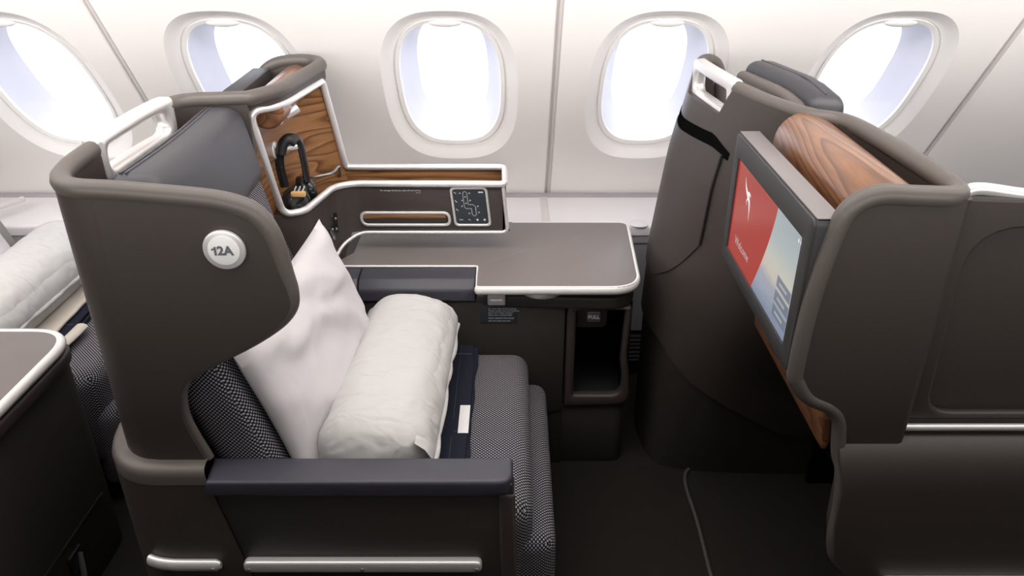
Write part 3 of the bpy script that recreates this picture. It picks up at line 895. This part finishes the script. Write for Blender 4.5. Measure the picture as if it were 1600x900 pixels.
def grid_skin(name, c0, c1, ztop, zbot, off, th, mat, parent, rows=14):
    bm = bmesh.new(); O, I = [], []
    for c in range(c0, c1 + 1):
        zt = ztop(c); zb = zbot(c)
        ro, ri = [], []
        for k in range(rows + 1):
            z = zb + (zt - zb) * k / rows
            n = skin_n(c, z)
            p = skin(c, z)
            sgn = -1 if n.x > 0 else 1      # outwards is towards -X / -Y
            if abs(n.x) < .2 and n.y > 0: sgn = -1
            if c < 10: sgn = 1 if n.y > 0 or n.x < 0 else -1
            ro.append(bm.verts.new(p + n * off * sgn)); ri.append(bm.verts.new(p - n * (th - off) * sgn))
        O.append(ro); I.append(ri)
    for a, b, ia, ib in zip(O, O[1:], I, I[1:]):
        for k in range(rows):
            bm.faces.new([a[k], b[k], b[k + 1], a[k + 1]]); bm.faces.new([ia[k], ia[k + 1], ib[k + 1], ib[k]])
        bm.faces.new([a[rows], b[rows], ib[rows], ia[rows]]); bm.faces.new([a[0], ia[0], ib[0], b[0]])
    for i in (0, -1):
        for k in range(rows): bm.faces.new([O[i][k], O[i][k + 1], I[i][k + 1], I[i][k]])
    return finish(bm, name, mat, parent, 45)
def f_top(c):
    y = LVS[0][1][c].y; x = LVS[0][1][c].x
    if c < 10 and x > .56: return max(.98, 1.18 - (x - .56) * 3)
    return 1.115 if (1.94 < y < 2.19 and 10 < c < 34) else 1.182
def f_bot(c):
    x = skin(c, .4).x
    return .44 if x < .43 else max(.19, .44 - (x - .43) * 1.0) if x < .5 else max(.19, .37 - (x - .5) * .62)
grid_skin('shell', 0, NCOL - 1, f_top, f_bot, 0, .022, 'shell', fs)
grid_skin('kick_plinth', 0, NCOL - 1, lambda c: f_bot(c) + .02, lambda c: 0.0, -.010, .02, 'shell_dark', fs, 6)
# storage flap on the back, proud of the shell, slot over it drawn as a near-black strip of shade
cf = [c for c in range(NCOL) if skin(c, .9).y > 1.865][-1]
def flap_top(c):
    t = (c - 8) / (cf - 8)
    return 1.045 - .02 * math.sin(t * PI) - .012 * max(0, t - .9) * 10
def flap_bot(c):
    t = (c - 8) / (cf - 8)
    return .60 + .16 * max(0, t - .55) / .45 * max(0, t - .55) / .45 * 1.2
grid_skin('storage_flap', 8, cf, flap_top, flap_bot, .004, .006, 'shell', fs, 12)
grid_skin('flap_slot', 8, cf + 1, lambda c: flap_top(c) + .030 - .012 * max(0, (c - cf + 3) / 3), lambda c: flap_top(c) - .004, .0015, .004, 'recess_shade', fs, 2)
gl = [skin(cf, flap_bot(cf) + (flap_top(cf) - flap_bot(cf)) * k / 12) + Vector((-.004, -.003, 0)) for k in range(13)]
tube('flap_groove', [tuple(p) for p in gl], .0035, 'black', fs, 6)
# rim of this shell
tube('rim', smooth_path([(.606, 2.285, 1.02), (.602, 2.285, 1.08), (.592, 2.282, 1.14), (.575, 2.275, 1.172), (.55, 2.262, 1.184), (.528, 2.235, 1.184), (.514, 2.19, 1.184)], 6), .018, 'rim', fs, 12)
bm = bmesh.new()
r2 = [(.551, 1.935, 1.184), (.590, 1.80, 1.184), (.645, 1.69, 1.184), (.700, 1.645, 1.184), (.720, 1.56, 1.184), (.732, 1.42, 1.184), (.739, 1.30, 1.184), (.738, 1.238, 1.184), (.718, 1.209, 1.184),
      (.66, 1.205, 1.186), (.60, 1.205, 1.188), (.566, 1.205, 1.176), (.545, 1.205, 1.150), (.534, 1.205, 1.10), (.520, 1.205, .99), (.516, 1.205, .855), (.524, 1.205, .822), (.550, 1.205, .789), (.594, 1.205, .766),
      (.617, 1.205, .735), (.627, 1.200, .665), (.638, 1.186, .625), (.645, 1.178, .54), (.646, 1.176, .47), (.660, 1.177, .415), (.70, 1.178, .365), (.74, 1.18, .30), (.78, 1.186, .2)]
rad = [.018] * 11 + [.0175, .017, .016, .016, .016, .016, .015, .014, .014, .014, .0145, .014, .0135, .013, .012, .011, .010]
s2 = smooth_path(r2, 6)
rr = []
for i in range(len(rad) - 1):
    for k in range(6): rr.append(rad[i] + (rad[i + 1] - rad[i]) * k / 6)
rr.append(rad[-1])
bm_tube(bm, s2, rr, 12)
finish(bm, 'rim', 'rim', fs, 60)
def h2map(y, z, d):
    t = (2.2 - y) / .27
    return (.502 + .028 * t + .010 * t * t + .02 * max(0, -t * 5 + .25) ** 2 + d * .97, y + d * .25, z)
frame_plate('grab_handle', [(1.928, 1.098, .04), (2.20, 1.098, .03), (2.20, 1.203, .004), (1.928, 1.203, .004)],
            [(1.956, 1.124, .02), (2.178, 1.124, .02), (2.178, 1.174, .02), (1.956, 1.174, .014)], h2map, -.008, .030, 'silver', fs, .009, 12)
# headrest of the front seat peeping over the shell
def fh(p):
    t = (p.y - 1.80) / .28
    p.x += -.07 * t; p.z -= .045 * max(0, .35 - t) ** 1.5 * 2 if p.z > 1.1 else 0
    return p
hh = soft_box('headrest', .675, .76, 1.775, 2.10, .95, 1.222, .030, 'leather', fs, 6, fh, 4)
soft_box('headrest_back', .648, .685, 1.80, 2.08, .95, 1.198, .016, 'rim', fs, 4, fh, 4)
tube('piping', [tuple(fh(Vector((.715, 1.80 + .28 * k / 12, 1.222)))) for k in range(13)], .0022, 'navy_vinyl', hh, 6)
# aisle unit: outer panel, inner wall, recessed low panel
bm = bmesh.new()
op = [(p.x, p.z) for p in s2 if p.y < 1.2065 and p.z > .67 and p.x < .70]
bm_prism(bm, [(.735, 1.184)] + op + [(.62, .66), (.735, .66)], 'Y', 1.195, 1.218, 0)
bm_strip(bm, [(.735, 1.195), (.742, 1.197), (.748, 1.205), (.750, 1.22), (.748, 1.35), (.740, 1.48), (.726, 1.58), (.705, 1.64)], 1.182, .64, .02, 3)
finish(bm, 'aisle_panel', 'shell', fs, 45)
box('panel_corner', .700, .7385, 1.2185, 1.25, .645, .7235, 'shell', fs, .003)
frame_plate('low_panel', [(.738, .722, 0), (1.75, .722, 0), (1.75, 1.140, 0), (.738, 1.178, 0)], [(.790, .738, .05), (1.70, .738, .05), (1.70, 1.10, .09), (.775, 1.122, .09)],
            lambda a, b, d: (a, 1.222 + d, b), 0, .03, 'shell', fs, .007, 10, 14)
prism('recess_panel', [(.75, .725), (1.74, .725), (1.74, 1.135), (.75, 1.17)], 'Y', 1.236, 1.247, 'shell', fs, 0)
bm = bmesh.new()
bm_tube(bm, smooth_path([(.748, 1.238, 1.150), (.752, 1.238, 1.176), (.775, 1.238, 1.186), (.85, 1.238, 1.176), (1.0, 1.238, 1.16), (1.3, 1.238, 1.145), (1.75, 1.238, 1.14)], 6), .011, 10)
finish(bm, 'silver_cap', 'silver', fs, 60)
tube('silver_line', [(.738, 1.212, .714), (.76, 1.212, .714), (1.75, 1.212, .714)], .0075, 'silver', fs, 10)
# lower body with its rounded shoulder
prof = [(1.240, .712), (1.222, .704), (1.200, .692), (1.182, .676), (1.170, .655), (1.163, .63), (1.160, .60), (1.160, .5), (1.161, .42), (1.163, .36), (1.166, .3), (1.170, .2), (1.18, .0)]
def xl(z):
    T = [(.72, .622), (.655, .622), (.62, .632), (.47, .638), (.42, .652), (.36, .692), (.30, .732), (.2, .772), (0, .79)]
    for (a, xa), (b, xb) in zip(T, T[1:]):
        if z >= b: return xb + (xa - xb) * (z - b) / (a - b)
    return .79
bm = bmesh.new(); R = []
for y, z in prof:
    x0 = xl(z)
    row = [bm.verts.new((x0, y + .045, z))]
    for x in (x0, x0 + .05, x0 + .15, 1.75): row.append(bm.verts.new((x, y, z)))
    row.append(bm.verts.new((1.75, y + .045, z)))
    R.append(row)
for a, b in zip(R, R[1:]):
    for k in range(5): bm.faces.new([a[k], a[k + 1], b[k + 1], b[k]])
    bm.faces.new([a[5], a[0], b[0], b[5]])
bm.faces.new(R[0]); bm.faces.new(R[-1][::-1])
finish(bm, 'lower_body', 'shell', fs, 50)
bp = prism('bumper_strip', rrect(.757, 1.70, .344, .374, .014), 'Y', 1.144, 1.166, 'silver', fs, .006, 3)
for x in (.772, .93, 1.2): disc('screw', (x, 1.1425, .354), 'Y', .0045, .003, 'steel_dark', bp, 16, .001)
# walnut surround behind the monitor, rolled over at the top
bm = bmesh.new()
prf = [(.606, .650), (.600, .66), (.592, .75), (.584, .90), (.577, 1.05)] + [(.640 + .064 * math.cos(t), 1.128 + .064 * math.sin(t)) for t in [PI - PI * k / 14 * 1.05 for k in range(15)]] + [(.66, 1.06), (.64, .9), (.62, .66), (.615, .650)]
bm_prism(bm, prf, 'Y', 1.222, 1.70, .012, 4)
finish(bm, 'walnut_surround', 'walnut_roll', fs, 50)
# foot well under it, its shade put into near-black sides
box('footwell_back', 1.40, 1.42, 1.21, 1.92, 0, .64, 'recess_shade', fs, 0)
box('footwell_roof', .625, 1.41, 1.212, 1.80, .630, .646, 'recess_shade', fs, 0)
box('footwell_side', .90, 1.41, 1.86, 1.88, 0, .64, 'recess_shade', fs, 0)
for k, w in ((0, .011), (1, .010)):
    box('label_plate', .482 + k * .026, .482 + k * .026 + 2 * w, 1.918 - k * .006, 1.922 - k * .006, .202, .211, 'steel_dark', fs, .0005)

# ------------------------------------------------------------------ monitor for 12A
mo = thing('video_monitor', (.53, 1.46, .84), 'swivelling monitor with a red and sky Welcome picture in front of the walnut roll', 'monitor', 'seat monitors')
scr = rc(1.245, 1.676, .878, 1.094, .004)
YZ = lambda a, b, d: (.500 + d, a, b)
bm = bmesh.new()
bm_prism(bm, rrect(1.206, 1.712, .842, 1.143, .014), 'X', .5035, .548, .004, 3)
finish(bm, 'housing', 'bezel_dark', mo, 40)
box('top_sheen', .5045, .5475, 1.209, 1.709, 1.1428, 1.1446, 'monitor_top_sheen', mo, .0006)  # pale plate painting the overhead light's reflection on the housing top
frame_plate('bezel', rc(1.2075, 1.7105, .8435, 1.1415, .012), scr, YZ, -.001, .006, 'bezel_dark', mo, .0008)
def flat(name, pts, x, mat, uv=False):
    me = bpy.data.meshes.new(name)
    me.from_pydata([(x, a, b) for a, b in pts], [], [tuple(range(len(pts)))])
    if uv:
        l = me.uv_layers.new(name='UVMap')
        for p in me.polygons:
            for li in p.loop_indices:
                c = me.vertices[me.loops[li].vertex_index].co
                l.data[li].uv = ((1.676 - c.y) / .431, (c.z - .878) / .216)
    me.materials.append(M[mat])
    o = bpy.data.objects.new(name, me); COL.objects.link(o); adopt(o, mo)
    return o
sc_o = flat('screen', [(1.677, .877), (1.677, 1.095), (1.244, 1.095), (1.244, .877)], .5030, 'screen_picture', True)
curve = [(1.392 + .085 * (1 - t) ** 1.5 + .0 * t, .878 + .216 * t) for t in [k / 12 for k in range(13)]]
flat('red_field', [(1.676, .878)] + curve + [(1.676, 1.094)], .5024, 'screen_red')
# leaping white emblem: slim body, raised arm, long tail
def spine(pts, ws):
    P = [Vector(p) for p in pts]; L, Rr = [], []
    for i, p in enumerate(P):
        t = (P[min(i + 1, len(P) - 1)] - P[max(i - 1, 0)]).normalized(); n = Vector((-t.y, t.x))
        L.append(p + n * ws[i]); Rr.append(p - n * ws[i])
    return [(a.x, a.y) for a in L + Rr[::-1]]
S = smooth_path([(1.612, 1.072, 0), (1.603, 1.056, 0), (1.590, 1.046, 0), (1.577, 1.040, 0), (1.566, 1.030, 0), (1.560, 1.012, 0), (1.556, .992, 0)], 4)
wd = [.0002 + .0055 * math.sin(PI * min(1, (i + 1) / len(S))) ** 1.4 for i in range(len(S))]
flat('emblem', spine([(p.x, p.y) for p in S], wd), .5020, 'screen_white')
flat('emblem', spine([(1.583, 1.046), (1.575, 1.049), (1.566, 1.0475), (1.561, 1.045)], [.003, .0035, .0028, .0008]), .5019, 'screen_white')
flat('emblem', spine([(1.578, 1.038), (1.586, 1.028), (1.582, 1.019)], [.003, .002, .0006]), .5019, 'screen_white')
text('screen_print', 'Welcome', (.5020, 1.628, .921), (0, -1, 0), (0, 0, 1), .0275, 'screen_soft', mo, 'LEFT', .0001)
for z0, z1 in ((.955, .978), (.925, .948), (.895, .918)):
    flat('menu_button', [(1.335, z0), (1.335, z1), (1.255, z1), (1.255, z0)], .5024, 'screen_menu')
    flat('menu_bar', [(1.320, z0 + .009), (1.320, z0 + .014), (1.275, z0 + .014), (1.275, z0 + .009)], .5020, 'screen_soft')
for y in (1.268, 1.256): flat('status_icon', [(y, 1.076), (y, 1.083), (y - .005, 1.083), (y - .005, 1.076)], .5024, 'screen_white')
box('mount', .546, .60, 1.40, 1.52, .93, 1.05, 'black', mo, .006)

# ------------------------------------------------------------------ bedding
def pillow(name, cen, eu, ev, wu, wv, th, label, group, seed):
    """eu, ev: directions of width and height; th half thickness"""
    eu = Vector(eu).normalized(); ev = (Vector(ev) - eu * Vector(ev).dot(eu)).normalized(); en = eu.cross(ev)
    cen = Vector(cen); n = 44
    bm = bmesh.new()
    F, B = [], []
    for i in range(n + 1):
        fr, br = [], []
        for j in range(n + 1):
            u, v = -1 + 2 * i / n, -1 + 2 * j / n
            pin = 1 - .07 * (1 - u * u) * v * v - .0 ; pin2 = 1 - .07 * (1 - v * v) * u * u
            p = cen + eu * (u * wu / 2 * pin2) + ev * (v * wv / 2 * pin)
            h = max(0, (1 - u ** 4) * (1 - v ** 4)) ** .55
            w = fnoise((u * .5, v * .5, 0), 1.6, seed, 4)
            fold = math.sin((u * 1.3 + v * 2.1) * 4 + w * 5) * .5 + w
            fr.append(bm.verts.new(p + en * (th * h + h * .012 * fold)))
            br.append(fr[-1] if i in (0, n) or j in (0, n) else bm.verts.new(p - en * (th * .8 * h)))
        F.append(fr); B.append(br)
    for i in range(n):
        for j in range(n):
            bm.faces.new([F[i][j], F[i + 1][j], F[i + 1][j + 1], F[i][j + 1]])
            try: bm.faces.new([B[i][j], B[i][j + 1], B[i + 1][j + 1], B[i + 1][j]])
            except ValueError: pass
    o = finish(bm, name, 'linen', None, 70)
    return tag(o, label, 'pillow', group)
pillow('pillow', (-.452, 1.562, .668), (.11, 1, .02), (-.33, .02, 1), .575, .425, .050, 'white cotton pillow leaning on the back of seat 12A', 'white pillows', 2.0)
pillow('pillow', (-1.66, 2.02, .70), (.1, 1, 0), (-.30, .04, 1), .56, .44, .06, 'white pillow at the left edge, behind the rear rolled duvet', 'white pillows', 5.0)

def duvet(dx, dy, y0, y1, label):
    r = thing('rolled_duvet', (-.27 + dx, (y0 + y1) / 2 + dy, .48), label, 'duvet', 'rolled duvets')
    n, m = 60, 48
    bm = bmesh.new(); R = []
    cx, cz, ax, az = -.282, .562, .122, .090
    for j in range(m + 1):
        t = -1 + 2 * j / m
        y = (y0 + y1) / 2 + (y1 - y0) / 2 * math.sin(t * PI / 2) if False else y0 + (y1 - y0) * j / m
        e = min(1, (1 - abs(t)) / (.10 if t > 0 else .22))
        k = (.62 if t > 0 else .40) + (.38 if t > 0 else .60) * math.sqrt(max(0, 1 - (1 - e) ** 2)) if True else (.62 + .38 * math.sqrt(max(0, 1 - (1 - e) ** 2)))
        ring = []
        for i in range(n):
            a = 2 * PI * i / n
            x = math.copysign(abs(math.cos(a)) ** .86, math.cos(a)) * ax
            z = math.copysign(abs(math.sin(a)) ** .86, math.sin(a)) * az
            p = Vector((cx + x * k + .008 * t, y, cz + z * k))
            w = fnoise((p.x, p.y * .6, p.z), 9, 3 + dx, 3)
            w2 = -math.exp(-(((p.y * 7.5 + .25 * w) % 1.0 - .5) / .10) ** 2) - .8 * math.exp(-((((a / (2 * PI)) * 9 + .3 * w) % 1.0 - .5) / .10) ** 2)
            q = 1 + (.055 * w + .018 * w2) * k
            ring.append(bm.verts.new((cx + dx + .008 * t + x * k * q, y + dy + .010 * w, max(.4785, cz + z * k * q))))
        R.append(ring)
    for a, b in zip(R, R[1:]):
        for i in range(n): bm.faces.new([a[i], a[(i + 1) % n], b[(i + 1) % n], b[i]])
    for ring, s in ((R[0], -1), (R[-1], 1)):
        c = bm.verts.new((cx + dx, ring[0].co.y + s * .012, cz))
        for i in range(n): bm.faces.new([ring[i], ring[(i + 1) % n], c])
    body = finish(bm, 'roll', 'duvet_cloth', r, 70)
    # free edge lying on the front of the roll, with piped seams
    bm = bmesh.new()
    V = []
    for j in range(33):
        y = y0 + .01 + (y1 - y0 - .015) * j / 32
        row = []
        for k, a in enumerate([-.75, -.45, -.15, .15, .45, .70]):
            g = (1.065, 1.05, 1.045, 1.04, 1.02, .97)[k] + .02 * fnoise((y, a, 0), 7, dx)
            row.append(bm.verts.new((cx + dx + .008 * (-1 + j / 16) + ax * g * math.cos(a) , y + dy, max(.479, cz + az * g * math.sin(a)))))
        V.append(row)
    for a, b in zip(V, V[1:]):
        for k in range(5): bm.faces.new([a[k], a[k + 1], b[k + 1], b[k]])
    fl_ = finish(bm, 'loose_edge', 'duvet_cloth', r, 70)
    for a, rad_ in ((-.12, .0060),):
        pts = []
        for j in range(33):
            y = y0 + .01 + (y1 - y0 - .015) * j / 32
            g = 1.06 + .02 * fnoise((y, a, 0), 7, dx)
            wv = .006 * abs(math.sin(j * .42 + .6 * math.sin(j * .31))) - .006
            pts.append((cx + dx + .008 * (-1 + j / 16) + ax * g * math.cos(a) + wv, y + dy, max(.484, cz + az * g * math.sin(a))))
        tube('piping', pts, rad_, 'duvet_cloth', r, 8)
    pts = []
    for k in range(40):
        a = .6 + k / 39 * 7.5; g = .80 - .55 * k / 39
        pts.append((cx + dx + .02 + ax * g * math.cos(a) * .9, y1 + dy + .006 * (1 - g), cz + az * g * math.sin(a) * .9))
    tube('roll_seam', pts, .004, 'duvet_cloth', r, 6)
    return r
d1 = duvet(0, 0, 1.272, 1.885, 'cream white rolled duvet lying across seat 12A')
raw('care_label', [(-.235, 1.872, .640), (-.205, 1.866, .628), (-.204, 1.874, .625), (-.234, 1.880, .637), (-.235, 1.872, .642), (-.205, 1.866, .630), (-.204, 1.874, .627), (-.234, 1.880, .639)], [(0, 1, 2, 3), (4, 5, 6, 7), (0, 1, 5, 4), (1, 2, 6, 5), (2, 3, 7, 6), (3, 0, 4, 7)], 'steel_dark', d1)
duvet(-1.175, .50, 1.272, 1.90, 'cream white rolled duvet lying on the rear seat at the left')

def blanket(dx, dy, label, lining):
    r = thing('folded_blanket', (-.25 + dx, 1.58 + dy, .45), label, 'blanket', 'navy folded blankets')
    for k, (z0, z1, e) in enumerate(((.459, .470, 0), (.470, .479, -.006))):
        bm = bmesh.new()
        bm_box(bm, -.50 + dx, -.095 + e + dx, 1.278 + dy, 1.895 + dy + e, z0, z1, .0045, 3)
        bmesh.ops.subdivide_edges(bm, edges=[x for x in bm.edges if x.calc_length() > .1], cuts=14, use_grid_fill=True)
        for v in bm.verts:
            if v.co.x > -.16 + dx:
                v.co.x += .008 * fnoise(v.co, 8, k)
                v.co.z += .004 * fnoise(v.co, 12, k + 2) - (.002 if k == 0 else 0)
        finish(bm, 'fold', 'navy_cloth', r, 60)
    for x in (-.142, ):
        tube('stitch_line', [(x + dx, 1.29 + dy + .6 * k / 10, .4792) for k in range(11)], .0008, 'stitch_navy', r, 6)
    for y in (1.50, 1.84):
        tube('stitch_line', [(-.20 + dx + .09 * k / 4, y + dy, .4792) for k in range(5)], .0008, 'ink_grey', r, 6)
    if not lining:
        box('care_tag', -.128 + dx, -.103 + dx, 1.49 + dy, 1.60 + dy, .481, .4825, 'tag_white', r, .0005)
    else:
        bm = bmesh.new()
        bm_tube(bm, smooth_path([(-.125 + dx, 1.262 + dy, .474), (-.108 + dx, 1.285 + dy, .484), (-.092 + dx, 1.34 + dy, .480), (-.085 + dx, 1.42 + dy, .476), (-.084 + dx, 1.50 + dy, .474)], 6), .018, 10, flat=.55, up=(0, 0, 1))
        finish(bm, 'turned_edge', 'cream', r, 60)
    return r
blanket(0, 0, 'navy folded blanket with a white tag under the duvet on seat 12A', False)
blanket(-1.175, .50, 'navy folded blanket with cream turned edge on the rear seat', True)
bm = bmesh.new()
bm_box(bm, -1.45, -1.30, 1.80, 2.36, .4805, .492, .005, 3)
bmesh.ops.subdivide_edges(bm, edges=[x for x in bm.edges if x.calc_length() > .1], cuts=10, use_grid_fill=True)
for v in bm.verts: v.co.z += .006 * abs(fnoise(v.co, 9, 4)); v.co.x += .008 * fnoise(v.co, 6, 1)
o = finish(bm, 'folded_sheet', 'cream', None, 60)
tag(o, 'cream folded sheet showing beneath the rear rolled duvet', 'sheet')

# ------------------------------------------------------------------ headset in the niche
hs = thing('headset', (-.56, 2.0, .76), 'black over-ear headset hanging on the silver hook in the walnut niche', 'headphones')
tube('headband', smooth_path([(-.600, 1.975, .915), (-.606, 1.977, .975), (-.598, 1.982, 1.022), (-.578, 1.99, 1.043), (-.556, 2.0, 1.03), (-.553, 2.015, .985), (-.556, 2.035, .91)], 6), .012, 'gloss_black', hs, 10, flat=.5)
tube('headband_pad', smooth_path([(-.598, 1.972, 1.005), (-.590, 1.978, 1.03), (-.576, 1.985, 1.042), (-.562, 1.992, 1.03)], 6), .013, 'black', hs, 10, flat=.7)
def cup(c, ax, parent):
    ax = Vector(ax).normalized(); q = ax.to_track_quat('Z', 'Y')
    def ell(name, off, r, h, mat, par):
        bm = bmesh.new(); bmesh.ops.create_uvsphere(bm, u_segments=28, v_segments=16, radius=1)
        for v in bm.verts:
            z = math.copysign(abs(v.co.z) ** .7, v.co.z)
            v.co = Vector(c) + ax * off + q @ Vector((v.co.x * r, v.co.y * r * 1.1, z * h))
        return finish(bm, name, mat, par)
    o = ell('ear_cup', 0, .037, .018, 'gloss_black', parent)
    ell('ear_cushion', -.016, .038, .014, 'black', o)
    ell('cup_disc', .014, .025, .006, 'bezel_dark', o)
cup((-.575, 1.985, .866), (.55, -.75, .1), hs)
cup((-.562, 2.062, .876), (.75, .4, .1), hs)
pw = box('paper_wrap', -.582, -.544, 1.955, 1.968, .893, .907, 'amber', hs, .003)
for k in range(3): tube('wire_tie', [(-.574 + k * .011, 1.961, .906), (-.566 + k * .011, 1.960, .922)], .0016, 'tag_white', hs, 6)
tube('cable', smooth_path([(-.565, 1.965, .90), (-.552, 1.968, .885), (-.572, 1.965, .87), (-.556, 1.968, .858), (-.562, 1.972, .835), (-.578, 1.975, .825), (-.59, 1.975, .84)], 6), .003, 'black', hs, 6)

# ------------------------------------------------------------------ rear seat and its aisle table
rs = thing('business_seat', (-1.5, 2.05, 0), 'rear seat at the left edge with dotted navy cushion and white bedding', 'seat')
soft_box('seat_cushion', -1.95, -1.125, 1.765, 2.40, .14, .452, .045, 'dot_fabric', rs, 6)
soft_box('leg_rest', -1.19, -1.072, 1.77, 2.39, .06, .335, .035, 'dot_fabric', rs, 6)
def rb(p): p.x += -.35 * (p.z - .42); return p
soft_box('backrest', -1.95, -1.80, 1.765, 2.36, .40, 1.03, .05, 'dot_fabric', rs, 6, rb, 3)
box('seat_frame', -2.0, -1.20, 1.78, 2.42, 0, .28, 'black', rs, .01)
bm = bmesh.new()
pts = [(-1.70, 2.33, .74), (-1.65, 2.32, .67), (-1.615, 2.31, .60), (-1.59, 2.30, .54), (-1.575, 2.29, .47)]
V = []
for p in smooth_path(pts, 4): V.append([bm.verts.new((p.x, p.y - .026, p.z)), bm.verts.new((p.x + .004, p.y + .026, p.z + .004)), bm.verts.new((p.x + .002, p.y + .026, p.z)), bm.verts.new((p.x - .002, p.y - .026, p.z - .004))])
for a, b in zip(V, V[1:]):
    for k in range(4): bm.faces.new([a[k], a[(k + 1) % 4], b[(k + 1) % 4], b[k]])
finish(bm, 'harness_strap', 'steel_dark', rs)

tb = thing('side_console', (-1.4, 1.45, 0), 'dark aisle cabinet with grey table top and white edge at lower left', 'console')
tout = rpoly([(-1.9, 1.20), (-1.088, 1.20), (-1.078, 1.685, .10), (-1.9, 1.685)], 10)
prism('table_top', tout, 'Z', .632, .650, 'laminate', tb, .001)
ed = rpoly([(-1.10, 1.20), (-1.092, 1.20), (-1.082, 1.681, .10), (-1.9, 1.681)], 10)
tube('table_edging', [(p[0], p[1], .6395) for p in ed[1:]], .013, 'white_trim', tb, 10, flat=1.0, up=(0, 0, 1))
prism('underframe', rpoly([(-1.9, 1.20), (-1.08, 1.20), (-1.070, 1.69, .10), (-1.9, 1.69)], 10), 'Z', .590, .624, 'shell', tb, .008, 3)
prism('cabinet', rpoly([(-1.9, 1.21), (-1.092, 1.21), (-1.084, 1.68, .08), (-1.9, 1.68)], 10), 'Z', .0, .592, 'shell_dark', tb, .004)
tube('panel_seam', [(-1.0885, 1.25, .20), (-1.0855, 1.42, .20), (-1.083, 1.60, .20)], .003, 'black', tb, 6)
sp = prism('strap_holder', rpoly([(1.40, .105), (1.46, .105, .01), (1.46, .165, .01), (1.40, .165)], 4), 'X', -1.092, -1.080, 'gloss_black', tb, .003)
tube('pull_strap', [(-1.078, 1.44, .15), (-1.070, 1.42, .10), (-1.074, 1.40, .05), (-1.070, 1.385, .03)], .008, 'kick_grey', sp, 8, flat=.35)
